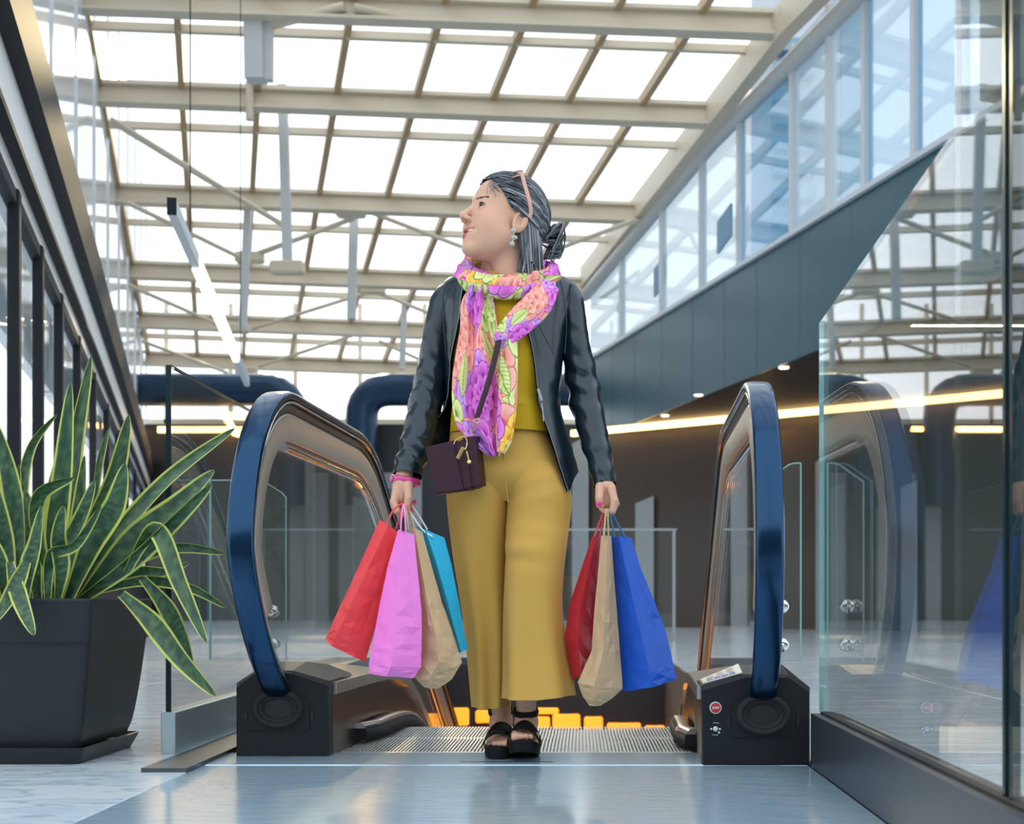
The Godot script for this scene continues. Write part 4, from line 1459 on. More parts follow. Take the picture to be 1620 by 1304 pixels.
func head_sdf(w: Vector3) -> float:
	var p := head_inv * (w - head_at) / HEAD_S
	var q := Vector3(absf(p.x), p.y, p.z)
	var d := ell(p, Vector3(0, 0.030, -0.010), Vector3(0.073, 0.090, 0.098))
	d = smin(d, ell(p, Vector3(0, -0.034, 0.026), Vector3(0.058, 0.080, 0.060)), 0.02)
	d = smin(d, cap(q, Vector3(0.046, -0.052, 0.002), Vector3(0.010, -0.101, 0.062), 0.021, 0.016), 0.02)
	d = smin(d, (p - Vector3(0, -0.103, 0.068)).length() - 0.016, 0.014)
	d = smin(d, ell(q, Vector3(0.035, -0.036, 0.056), Vector3(0.022, 0.022, 0.020)), 0.034)
	d = smin(d, ell(q, Vector3(0.036, -0.058, 0.030), Vector3(0.020, 0.034, 0.030)), 0.03)
	d = smin(d, cap(q, Vector3(0.006, 0.019, 0.080), Vector3(0.040, 0.017, 0.064), 0.008, 0.006), 0.014)
	d = smax(d, -((q - Vector3(0.030, 0.000, 0.097)).length() - 0.0165), 0.010)
	d = smin(d, (q - Vector3(0.031, -0.001, 0.0715)).length() - 0.0140, 0.004)
	d = smax(d, -ell(q, Vector3(0.031, -0.0005, 0.0890), Vector3(0.0135, 0.0056, 0.0135)), 0.001)
	d = smin(d, cap(p, Vector3(0, 0.008, 0.080), Vector3(0, -0.028, 0.103), 0.0072, 0.0088), 0.010)
	d = smin(d, (p - Vector3(0, -0.034, 0.1075)).length() - 0.0085, 0.006)
	d = smin(d, ell(q, Vector3(0.0115, -0.039, 0.095), Vector3(0.0072, 0.0065, 0.010)), 0.005)
	d = smax(d, -((q - Vector3(0.0058, -0.0455, 0.100)).length() - 0.0036), 0.003)
	d = smin(d, ell(p, Vector3(0, -0.073, 0.068), Vector3(0.029, 0.022, 0.022)), 0.012)
	d = smax(d, -ell(q, Vector3(0.006, -0.0710, 0.092), Vector3(0.019, 0.0045, 0.010)), 0.002)
	d = smin(d, cap(q, Vector3(0, -0.0660, 0.0905), Vector3(0.026, -0.0615, 0.0795), 0.0042, 0.0024), 0.003)
	d = smin(d, cap(q, Vector3(0, -0.0805, 0.0880), Vector3(0.025, -0.0645, 0.0790), 0.0052, 0.0026), 0.004)
	d = smin(d, ell(p, Vector3(0, -0.0720, 0.074), Vector3(0.022, 0.007, 0.0125)), 0.001)
	# smile fold
	d = smax(d, -cap(q, Vector3(0.020, -0.042, 0.092), Vector3(0.034, -0.066, 0.079), 0.0012, 0.0014), 0.006)
	# ear
	var er := Vector3(q.x - 0.071, (q.y + 0.012) * 0.97 - (q.z + 0.012) * 0.22, (q.z + 0.012) * 0.97 + (q.y + 0.012) * 0.22)
	var e := ell(er, Vector3(0.004, 0, 0), Vector3(0.0095, 0.032, 0.0195))
	e = smax(e, -ell(er, Vector3(0.0135, 0.003, 0.003), Vector3(0.0115, 0.021, 0.0125)), 0.002)
	e = smin(e, cap(er, Vector3(0.006, 0.012, -0.004), Vector3(0.007, -0.012, -0.006), 0.0035, 0.003), 0.004)
	d = smin(d, e, 0.005)
	d = smin(d, cap(p, Vector3(0, -0.045, -0.030), Vector3(0, -0.20, -0.098), 0.049, 0.054), 0.022)
	return d

var head_inv := Basis.IDENTITY

func head_tint(w: Vector3) -> Color:
	var p := to_head(w)
	var q := Vector3(absf(p.x), p.y, p.z)
	var skin := Color(0.66, 0.365, 0.25)
	var c := skin
	# blusher on the cheeks
	c = c.lerp(Color(0.66, 0.27, 0.21), 0.30 * exp(-(q - Vector3(0.042, -0.030, 0.066)).length_squared() / 0.0004))
	# lips and teeth
	if p.z > 0.066 and q.x < 0.030:
		var up := cap(q, Vector3(0, -0.0660, 0.0905), Vector3(0.026, -0.0615, 0.0795), 0.0042, 0.0024)
		var dn := cap(q, Vector3(0, -0.0805, 0.0880), Vector3(0.025, -0.0645, 0.0790), 0.0052, 0.0026)
		if minf(up, dn) < 0.0012:
			c = Color(0.42, 0.10, 0.10)
		elif absf(p.y - (-0.0722 + 13.0 * q.x * q.x)) < 0.0046 and q.x < 0.021:
			c = Color(0.80, 0.76, 0.70)
	return c

# ---------------------------------------------------------------- cloth helpers
# levels: [py, left px, right px, depth of the axis, half depth]
func cloth_ring(levels: Array, y: float, n: int, fold: Callable, from := 0.0, to := TAU) -> Array:
	var xl := interp(levels.map(func(l): return [l[0], l[1]]), y)
	var xr := interp(levels.map(func(l): return [l[0], l[2]]), y)
	var dc := interp(levels.map(func(l): return [l[0], l[3]]), y)
	var dh := interp(levels.map(func(l): return [l[0], l[4]]), y)
	var c := P((xl + xr) * 0.5, y, dc)
	var a := (xr - xl) * 0.5 * dc / F
	var ring := []
	for k in n:
		var t := lerpf(from, to, float(k) / n)
		var r: float = 1.0 + fold.call(t, y)
		var ct := cos(t)
		var stt := sin(t)
		# slightly squared oval
		var sq := pow(pow(absf(ct), 2.4) + pow(absf(stt), 2.4), -1.0 / 2.4)
		ring.append(c + Vector3(ct * a * sq * r, 0, stt * dh * sq * r))
	return ring

func tube_cloth(g: Geo, ctl: Array, seg: int, wr: Callable) -> void:
	# ctl: [px, py, D, half-width px, depth factor]
	var pts := []
	var rad := []
	for c in ctl:
		pts.append(P(c[0], c[1], c[2]))
		rad.append(Vector3(c[3] * c[2] / F, c[4], 0))
	var path := bez(pts, 10)
	var rr := bez(rad, 10)
	var rows := []
	for i in path.size():
		var t: Vector3 = (path[mini(i + 1, path.size() - 1)] - path[maxi(i - 1, 0)]).normalized()
		var sd := t.cross(Vector3(0, 0, 1)).normalized()
		var ot := sd.cross(t).normalized()
		var ring := []
		for k in seg:
			var a := TAU * k / seg
			var w: float = wr.call(float(i) / (path.size() - 1), a)
			ring.append(path[i] + (sd * cos(a) + ot * sin(a) * rr[i].y) * (rr[i].x * (1.0 + w)))
		rows.append(ring)
	g.grid(rows, true)

func scarf_image() -> ImageTexture:
	var W := 512
	var im := Image.create(W, W, false, Image.FORMAT_RGB8)
	var rng := RandomNumberGenerator.new()
	rng.seed = 77
	im.fill(Color(0.96, 0.72, 0.66))
	var pal := [[Color(0.95, 0.62, 0.55), Color(0.86, 0.42, 0.36)], [Color(0.86, 0.36, 0.80), Color(0.66, 0.16, 0.60)], [Color(0.98, 0.76, 0.20), Color(0.90, 0.52, 0.10)], [Color(0.85, 0.86, 0.52), Color(0.46, 0.58, 0.22)], [Color(0.80, 0.52, 0.86), Color(0.58, 0.24, 0.66)], [Color(0.95, 0.50, 0.62), Color(0.85, 0.20, 0.40)], [Color(0.45, 0.62, 0.22), Color(0.25, 0.40, 0.12)], [Color(0.42, 0.30, 0.80), Color(0.30, 0.15, 0.60)]]
	for f in 52:
		var leaf := f % 3 == 2
		var c := Vector2(rng.randf() * W, rng.randf() * W)
		var R := rng.randf_range(85, 140) * (0.6 if leaf else 1.0)
		var fu := c.x / W
		var fv := c.y / W
		var roll := rng.randi() % 4
		var pk: int = [0, 0, 5, 0][roll]
		if fu > 0.60:
			pk = [2, 3, 2, 0][roll]
		elif fv > 0.58:
			pk = [1, 4, 1, 4][roll]
		elif fv < 0.16:
			pk = [1, 5, 4, 0][roll]
		if leaf:
			pk = 3 if roll < 3 else 6
		var ph := rng.randf() * TAU
		var pet := 6 + rng.randi() % 4
		for y in range(int(c.y - R), int(c.y + R) + 1):
			for x in range(int(c.x - R), int(c.x + R) + 1):
				var v := (Vector2(x, y) - c).rotated(ph) / R
				var r := v.length()
				if r > 1.0:
					continue
				var col: Color = pal[pk][0]
				if leaf:
					# pointed leaf with midrib and veins
					var hw: float = 0.42 * (1.0 - v.x * v.x)
					if absf(v.y) > hw:
						continue
					var vein: float = fposmod(v.x * 6.0 - absf(v.y) * 5.0, 1.0)
					if absf(v.y) < 0.025 or vein < 0.12 or absf(v.y) > hw - 0.03:
						col = pal[pk][1]
					else:
						col = col.lerp(Color(1, 1, 0.9), 0.3 * absf(v.y) / maxf(hw, 0.01))
				else:
					# rows of overlapping round petals, drawn with thin outlines
					var an := v.angle()
					var rim := 0.90 + 0.10 * absf(sin(an * pet * 0.5))
					if r > rim:
						continue
					var k := floorf(r * 3.0 - 0.45 * absf(sin(an * pet * 0.5 + floorf(r * 3.0) * PI * 0.5)) + 0.45)
					var edge_r: float = r * 3.0 - 0.45 * absf(sin(an * pet * 0.5 + k * PI * 0.5)) + 0.45 - k
					var side_a: float = absf(sin(an * pet * 0.5 + k * PI * 0.5))
					col = col.lerp(Color(1, 1, 1), 0.28 * clampf(edge_r, 0, 1)).lerp(pal[pk][1], 0.35 * (1.0 - clampf(edge_r * 1.4, 0, 1)))
					if edge_r < 0.07 or side_a < 0.09 or r > rim - 0.025:
						col = pal[pk][1]
				im.set_pixel(posmod(x, W), posmod(y, W), col)
	return ImageTexture.create_from_image(im)

# ---------------------------------------------------------------- the woman
func build_person() -> void:
	mat("skin", Color(1, 1, 1), 0.48, 0.0, {"vertex_color_use_as_albedo": true, "subsurf_scatter_enabled": true, "subsurf_scatter_strength": 0.08})
	mat("leather", lin(0.006, 0.019, 0.030), 0.27, 0.35, {"clearcoat_enabled": true, "clearcoat": 0.35, "clearcoat_roughness": 0.25})
	mat("trouser", lin(0.54, 0.31, 0.060), 0.85, 0.0, {"rim_enabled": true, "rim": 0.2})
	mat("knit", lin(0.56, 0.35, 0.005), 0.85)
	mat("hair", Color(1, 1, 1), 0.38, 0.0, {"vertex_color_use_as_albedo": true})
	mat("gold", lin(0.75, 0.55, 0.22), 0.2, 1.0)
	mat("zip_steel", lin(0.22, 0.23, 0.25), 0.25, 1.0)
	mat("sandal", lin(0.006, 0.006, 0.007), 0.65, 0.0, {"metallic_specular": 0.3})
	mat("burgundy", lin(0.036, 0.010, 0.020), 0.4, 0.0, {"metallic_specular": 0.4})
	mat("bangle", lin(0.62, 0.03, 0.22), 0.15, 0.0, {"clearcoat_enabled": true})
	mat("nail", lin(0.75, 0.02, 0.22), 0.15)
	mat("pearl", lin(0.40, 0.42, 0.38), 0.25, 0.2)
	mat("rose_frame", lin(0.66, 0.36, 0.28), 0.3)
	mat("lens_dark", lin(0.10, 0.07, 0.06), 0.1)
	var w := thing("person", "woman in black leather jacket, floral scarf and mustard trousers stepping off the escalator", "person", Vector3(-0.18, 0, -3.52))
	head_at = P(795, 352, 3.50)
	# turned 57 degrees to her right, chin lifted
	var fwd := Vector3(-sin(deg_to_rad(57)) * 0.957, 0.29, cos(deg_to_rad(57)) * 0.957).normalized()
	var lft := Vector3.UP.cross(fwd).normalized()
	head_basis = Basis(lft, fwd.cross(lft), fwd)
	head_inv = head_basis.inverse()
	# --- body: one mesh; a coarse grid for trunk and limbs, fine ones for head, hands and feet
	var g := Geo.new()
	var skin := Color(0.64, 0.355, 0.245)
	var plain := func(_p: Vector3) -> Color: return skin
	nets(g, head_sdf, head_at - Vector3(0.125, 0.235, 0.125), head_at + Vector3(0.125, 0.145, 0.125), 0.0026, head_tint)
	var bones := [
		[P(800, 440, 3.55), P(795, 400, 3.54), 0.05, 0.05], [P(800, 455, 3.57), P(795, 560, 3.57), 0.085, 0.09], [P(795, 560, 3.57), P(793, 660, 3.57), 0.085, 0.085], [P(775, 735, 3.57), P(830, 735, 3.57), 0.085, 0.085],
		[P(728, 482, 3.57), P(872, 478, 3.57), 0.036, 0.036],
		[P(708, 490, 3.57), P(676, 605, 3.56), 0.032, 0.028], [P(676, 605, 3.56), P(644, 745, 3.45), 0.028, 0.022],
		[P(896, 488, 3.57), P(925, 605, 3.58), 0.032, 0.028], [P(925, 605, 3.58), P(956, 760, 3.47), 0.028, 0.022],
		[P(765, 770, 3.58), P(775, 930, 3.60), 0.065, 0.05], [P(775, 930, 3.60), P(792, 1130, 3.66), 0.045, 0.03],
		[P(845, 770, 3.56), P(845, 930, 3.50), 0.065, 0.05], [P(845, 930, 3.50), P(832, 1110, 3.55), 0.045, 0.03]]
	var body := func(p: Vector3) -> float:
		var d := 1.0
		for b in bones:
			var e := cap(p, b[0], b[1], b[2], b[3])
			if e < d + 0.04:
				d = smin(d, e, 0.04)
		return d
	nets(g, body, Vector3(-0.55, 0.08, -3.74), Vector3(0.12, 1.42, -3.36), 0.016, plain)
	# hands: [from, to, r, r]
	var hand_r := [
		[P(640, 745, 3.45), P(638, 768, 3.435), 0.0235, 0.0245], [P(637, 768, 3.435), P(634, 786, 3.43), 0.026, 0.022],
		[P(646, 768, 3.412), P(646, 788, 3.398), 0.0125, 0.0105], [P(646, 788, 3.398), P(643, 804, 3.396), 0.0100, 0.0085],
		[P(628, 774, 3.42), P(623, 795, 3.408), 0.0125, 0.0105], [P(623, 795, 3.408), P(628, 809, 3.402), 0.0105, 0.0092], [P(628, 809, 3.402), P(637, 812, 3.42), 0.009, 0.0075],
		[P(628, 778, 3.44), P(624, 800, 3.435), 0.0115, 0.010], [P(624, 800, 3.435), P(634, 814, 3.435), 0.010, 0.009], [P(634, 814, 3.435), P(650, 809, 3.435), 0.009, 0.0072],
		[P(632, 780, 3.46), P(630, 803, 3.46), 0.011, 0.0095], [P(630, 803, 3.46), P(640, 812, 3.458), 0.0095, 0.0085], [P(640, 812, 3.458), P(655, 797, 3.45), 0.0085, 0.0068],
		[P(638, 780, 3.475), P(637, 798, 3.478), 0.0095, 0.0085], [P(637, 798, 3.478), P(648, 802, 3.475), 0.0082, 0.007]]
	var hand_l := [
		[P(956, 760, 3.47), P(958, 776, 3.455), 0.0215, 0.024], [P(959, 774, 3.45), P(964, 790, 3.445), 0.025, 0.021],
		[P(949, 770, 3.42), P(948, 788, 3.405), 0.0125, 0.0108], [P(948, 788, 3.405), P(948, 799, 3.402), 0.0105, 0.0088],
		[P(967, 774, 3.425), P(972, 793, 3.412), 0.0125, 0.0108], [P(972, 793, 3.412), P(969, 808, 3.410), 0.0106, 0.0094], [P(969, 808, 3.410), P(960, 811, 3.43), 0.009, 0.0075],
		[P(968, 778, 3.445), P(974, 797, 3.438), 0.0115, 0.010], [P(974, 797, 3.438), P(967, 812, 3.438), 0.010, 0.009], [P(967, 812, 3.438), P(955, 808, 3.438), 0.009, 0.0072],
		[P(966, 780, 3.465), P(971, 800, 3.462), 0.011, 0.0095], [P(971, 800, 3.462), P(963, 812, 3.46), 0.0095, 0.0085], [P(963, 812, 3.46), P(951, 805, 3.455), 0.0085, 0.0068],
		[P(962, 780, 3.482), P(964, 798, 3.482), 0.0095, 0.0085], [P(964, 798, 3.482), P(955, 803, 3.478), 0.0082, 0.007]]
	for hd in [hand_r, hand_l]:
		var lo := Vector3(9, 9, 9)
		var hi := Vector3(-9, -9, -9)
		for b in hd:
			for k in 2:
				lo = lo.min(b[k] - Vector3.ONE * (b[2 + k] + 0.006))
				hi = hi.max(b[k] + Vector3.ONE * (b[2 + k] + 0.006))
		var hb: Array = hd
		var hf := func(p: Vector3) -> float:
			var d := 1.0
			for i in hb.size():
				var e := cap(p, hb[i][0], hb[i][1], hb[i][2], hb[i][3])
				# fingers melt into the palm but stay apart from one another
				d = smin(d, e, 0.012 if i < 2 else 0.0035)
			return d
		nets(g, hf, lo, hi, 0.0026, plain)
	# feet
	for ft in [[832.0, 0.0, 3.40, 6.0], [792.0, 0.06, 3.47, 0.0]]:
		var fx: float = ft[0]
		var dd: float = ft[1]
		var toe_d: float = ft[2]
		var ty: float = 1166.0 + (11.0 if ft[3] == 0.0 else 0.0)
		var fb := [
			[P(fx, 1100, 3.55 + dd), P(fx + 1, 1140, 3.575 + dd), 0.029, 0.028], [P(fx + 1, 1140, 3.575 + dd), P(fx + 1, 1166, 3.60 + dd), 0.028, 0.027],
			[P(fx, 1148, 3.56 + dd), P(fx - 1, 1172, toe_d + 0.06), 0.027, 0.021], [P(fx + 1, 1168, 3.59 + dd), P(fx - 12, 1178, toe_d + 0.05), 0.024, 0.017], [P(fx + 1, 1168, 3.59 + dd), P(fx + 12, 1178, toe_d + 0.05), 0.024, 0.016]]
		for k in 5:
			var tx: float = fx + (-17.0 + 8.5 * k if ft[3] != 0.0 else 17.0 - 8.5 * k) + (0.0 if ft[3] != 0.0 else -2.0)
			var len: float = [0.0, 0.002, 0.008, 0.016, 0.026][k]
			var r: float = [0.0115, 0.0088, 0.0085, 0.008, 0.0075][k]
			fb.append([P(tx, ty - 4.0, toe_d + 0.05 + len), P(tx, ty, toe_d + len), r * 0.95, r])
		var ff := func(p: Vector3) -> float:
			var d := 1.0
			for i in fb.size():
				d = smin(d, cap(p, fb[i][0], fb[i][1], fb[i][2], fb[i][3]), 0.02 if i < 5 else 0.004)
			return d
		var flo := P(fx - 34, 1205, toe_d - 0.03)
		var fhi := P(fx + 34, 1090, toe_d - 0.03)
		nets(g, ff, Vector3(flo.x - 0.01, 0.01, -3.72), Vector3(fhi.x + 0.02, 0.175, -toe_d + 0.03), 0.004, plain)
	part("body", g, M.skin, w, "skin of face, neck, hands and feet")
	# nails
	for q in [[643, 803, 3.387, 4.5, 6.0], [656, 794, 3.443, 3.2, 4.5], [651, 809, 3.427, 3.2, 4.0], [948, 797, 3.393, 4.5, 6.0]]:
		var n := Geo.new()
		n.lathe(P(q[0], q[1], q[2]), Vector3(0, 0.1, 1), [Vector2(0.0001, 0.002), Vector2(q[3] * 0.0011, 0.0016), Vector2(q[3] * 0.00172, 0.0)], 14)
		part("nail", n, M.nail, w, "bright pink nail")
	face(w)
	hair(w)
	clothes(w)
	extras(w)

func face(w: Node3D) -> void:
	mat("eye_white", lin(0.62, 0.57, 0.54), 0.15)
	mat("iris_brown", lin(0.060, 0.030, 0.018), 0.1)
	mat("pupil_black", lin(0.006, 0.005, 0.005), 0.1)
	mat("lash_black", lin(0.012, 0.009, 0.009), 0.6)
	mat("brow_hair", lin(0.11, 0.075, 0.060), 0.6)
	var rng := RandomNumberGenerator.new()
	rng.seed = 8
	for s in [1.0, -1.0]:
		var ec := Vector3(0.031 * s, -0.001, 0.0715)
		var e := Geo.new()
		var rows := []
		for i in 13:
			var la := PI * i / 12.0
			var r := []
			for k in 20:
				var lo := TAU * k / 20.0
				r.append(from_head(ec + Vector3(cos(lo) * sin(la), sin(lo) * sin(la), cos(la)) * 0.0128))
			rows.append(r)
		e.grid(rows, true)
		var ball := part("eyeball", e, M.eye_white, w)
		var look := Vector3(0.30 if s > 0.0 else 0.12, 0.02, 0.94).normalized()
		var wl := head_basis * look
		for q in [[0.0064, 0.0002, "iris", M.iris_brown], [0.0030, 0.0005, "pupil", M.pupil_black]]:
			var ir := Geo.new()
			var prof := []
			for k in 6:
				var rr: float = lerpf(0.0001, q[0], k / 5.0)
				prof.append(Vector2(rr * HEAD_S, (sqrt(0.0128 * 0.0128 - rr * rr) + q[1]) * HEAD_S))
			ir.lathe(from_head(ec), wl, prof, 20)
			part(q[2], ir, q[3], ball)
		# upper and lower lashes along the lid edges
		for up in [1.0, -1.0]:
			var path := []
			for k in 13:
				var a := PI * k / 12.0
				var o := Vector3(cos(a) * 0.0132, sin(a) * 0.0054 * up + 0.0005, 0)
				o.z = sqrt(maxf(0.0, 0.0143 * 0.0143 - o.length_squared()))
				path.append(from_head(ec + o))
			var ls := Geo.new()
			ls.tube(path, 0.0011 if up > 0.0 else 0.0006, 5)
			part("eyelashes", ls, M.lash_black, w)
		# brow hairs laid on the skin
		var bh := Geo.new()
		for i in 46:
			var x := rng.randf_range(0.012, 0.042)
			var y := 0.0175 + 0.13 * (x - 0.012) - 14.0 * pow(maxf(0.0, x - 0.032), 2) + rng.randf_range(-0.0022, 0.0022)
			var z := 0.12
			while z > 0.03 and head_sdf(from_head(Vector3(x * s, y, z))) > 0.0:
				z -= 0.0008
			var p0 := Vector3(x * s, y, z + 0.0006)
			bh.tube([from_head(p0), from_head(p0 + Vector3(0.0045 * s, 0.0012, -0.0022))], 0.0006, 4, false)
		part("eyebrow", bh, M.brow_hair, w)

func hair(w: Node3D) -> void:
	var rng := RandomNumberGenerator.new()
	rng.seed = 41
	var g := Geo.new()
	var dark := Color(0.020, 0.024, 0.034)
	var silver := Color(0.58, 0.60, 0.64)
	# skull cap under the locks
	var C := Vector3(0, 0.030, -0.012)
	var R := Vector3(0.077, 0.096, 0.103)
	var on := func(dir: Vector3, lift: float) -> Vector3:
		var k := 1.0 / (dir / R).length()
		return C + dir * (k + lift)
	var gather := Vector3(0.10, -0.10, -1.0).normalized()
	# hairline in head directions, from one nape side over the forehead to the other
	var line := []
	for q in [[0.055, -0.085, -0.055], [0.070, -0.060, -0.030], [0.075, -0.030, -0.030], [0.076, 0.000, -0.012], [0.072, 0.012, 0.022], [0.068, 0.030, 0.040], [0.056, 0.052, 0.060], [0.036, 0.068, 0.070], [0.012, 0.074, 0.074], [-0.016, 0.072, 0.074], [-0.040, 0.062, 0.066], [-0.058, 0.046, 0.056], [-0.068, 0.024, 0.038], [-0.074, 0.000, 0.0], [-0.074, -0.040, -0.03], [-0.055, -0.085, -0.055]]:
		line.append((Vector3(q[0], q[1], q[2]) - C).normalized())
	var lines := bez(line, 16)
	var cap_rows := []
	for i in 12:
		var r := []
		for l in lines:
			var dir: Vector3 = (l as Vector3).normalized().slerp(gather, minf(1.0, i / 11.0 * 0.99 + 0.02))
			r.append(from_head(on.call(dir, 0.0)))
		cap_rows.append(r)
	g.tint = dark
	g.grid(cap_rows)
	for i in 460:
		var s := rng.randf()
		var start: Vector3 = lines[int(s * (lines.size() - 1))].normalized()
		var inset := 0.02 if i % 3 == 0 else rng.randf_range(0.0, 0.55)
		start = start.slerp(gather, inset)
		var endd := (gather + Vector3(rng.randf_range(-0.22, 0.22), rng.randf_range(-0.25, 0.25), 0)).normalized()
		var path := []
		var rad := []
		var lift := rng.randf_range(0.000, 0.005)
		var sway := Vector3(rng.randf_range(-1, 1), rng.randf_range(-1, 1), rng.randf_range(-1, 1)) * 0.035
		for k in 11:
			var t := k / 10.0
			var dir := start.slerp(endd, t)
			dir = (dir + sway * sin(t * PI)).normalized()
			path.append(from_head(on.call(dir, lift + 0.004 * sin(t * PI))))
			rad.append(lerpf(0.0014, 0.0027, sin(t * PI)) * (0.6 if t == 0.0 else 1.0))
		# silver strands mixed into dark ones, more of them at the temples
		var grey := clampf(0.02 + 0.85 * pow(rng.randf(), 3.0) + 0.12 * start.z, 0.0, 0.95)
		if rng.randf() < 0.35:
			grey *= 0.25
		g.tint = dark.lerp(silver, grey)
		g.tube(path, rad, 5, false)
	# loose fringe over the temple and brow
	for i in 9:
		var a := Vector3(0.030 + 0.003 * i, 0.074 - 0.0012 * i, 0.066 - 0.0012 * i)
		var b := a + Vector3(0.012, -0.020, 0.016)
		var c := Vector3(0.038 + 0.0036 * i, 0.034 + rng.randf_range(-0.012, 0.012), 0.078 - 0.0034 * i)
		g.tint = dark.lerp(silver, rng.randf() * 0.6)
		g.tube(bez([from_head(a), from_head(b), from_head(c)], 6), 0.0009, 4, false)
	# clipped-up twist at the back: a fan of loops
	var hub := Vector3(0.012, 0.012, -0.124)
	for i in 46:
		var an := rng.randf_range(-1.1, 2.5)
		var sp := rng.randf_range(0.020, 0.046)
		var yy := rng.randf_range(-0.02, 0.02)
		var q0 := hub + Vector3(yy, -0.012, 0.012)
		var q1 := hub + Vector3(yy + 0.004, sin(an) * sp * 0.9 + 0.010, -0.020 - cos(an) * sp * 0.35)
		var q2 := hub + Vector3(yy + 0.006, sin(an - 0.9) * sp, -0.032 - cos(an) * sp * 0.3)
		var q3 := hub + Vector3(yy, -0.020 - rng.randf() * 0.035, -0.016)
		g.tint = dark.lerp(silver, rng.randf() * rng.randf() * 0.8)
		g.tube(bez([from_head(q0), from_head(q1), from_head(q2), from_head(q3)], 7), 0.0022, 5, false)
	# ends falling to the collar behind the ear
	for i in 170:
		var t := rng.randf()
		var an := lerpf(0.25, -1.9, t)
		var a := Vector3(cos(an) * 0.074, -0.020 + rng.randf_range(-0.030, 0.020), -0.035 + sin(an) * 0.070)
		var b := from_head(a) + Vector3(0.004, -0.045, 0.002)
		var c := from_head(a) + Vector3(rng.randf_range(-0.012, 0.016), -0.085 - rng.randf() * 0.050, rng.randf_range(-0.008, 0.008))
		g.tint = dark.lerp(silver, rng.randf() * rng.randf() * rng.randf())
		g.tube(bez([from_head(a), b, c], 7), 0.0026, 5, false)
	part("hair", g, M.hair, w, "grey streaked dark hair clipped up at the back")
	var cl := Geo.new()
	cl.box(from_head(Vector3(0.02, 0.028, -0.118)), Vector3(0.02, 0.05, 0.02), head_basis * Basis(Vector3.RIGHT, 0.5), 0.006)
	part("hair_clip", cl, M.sandal, w, "dark hair clip")

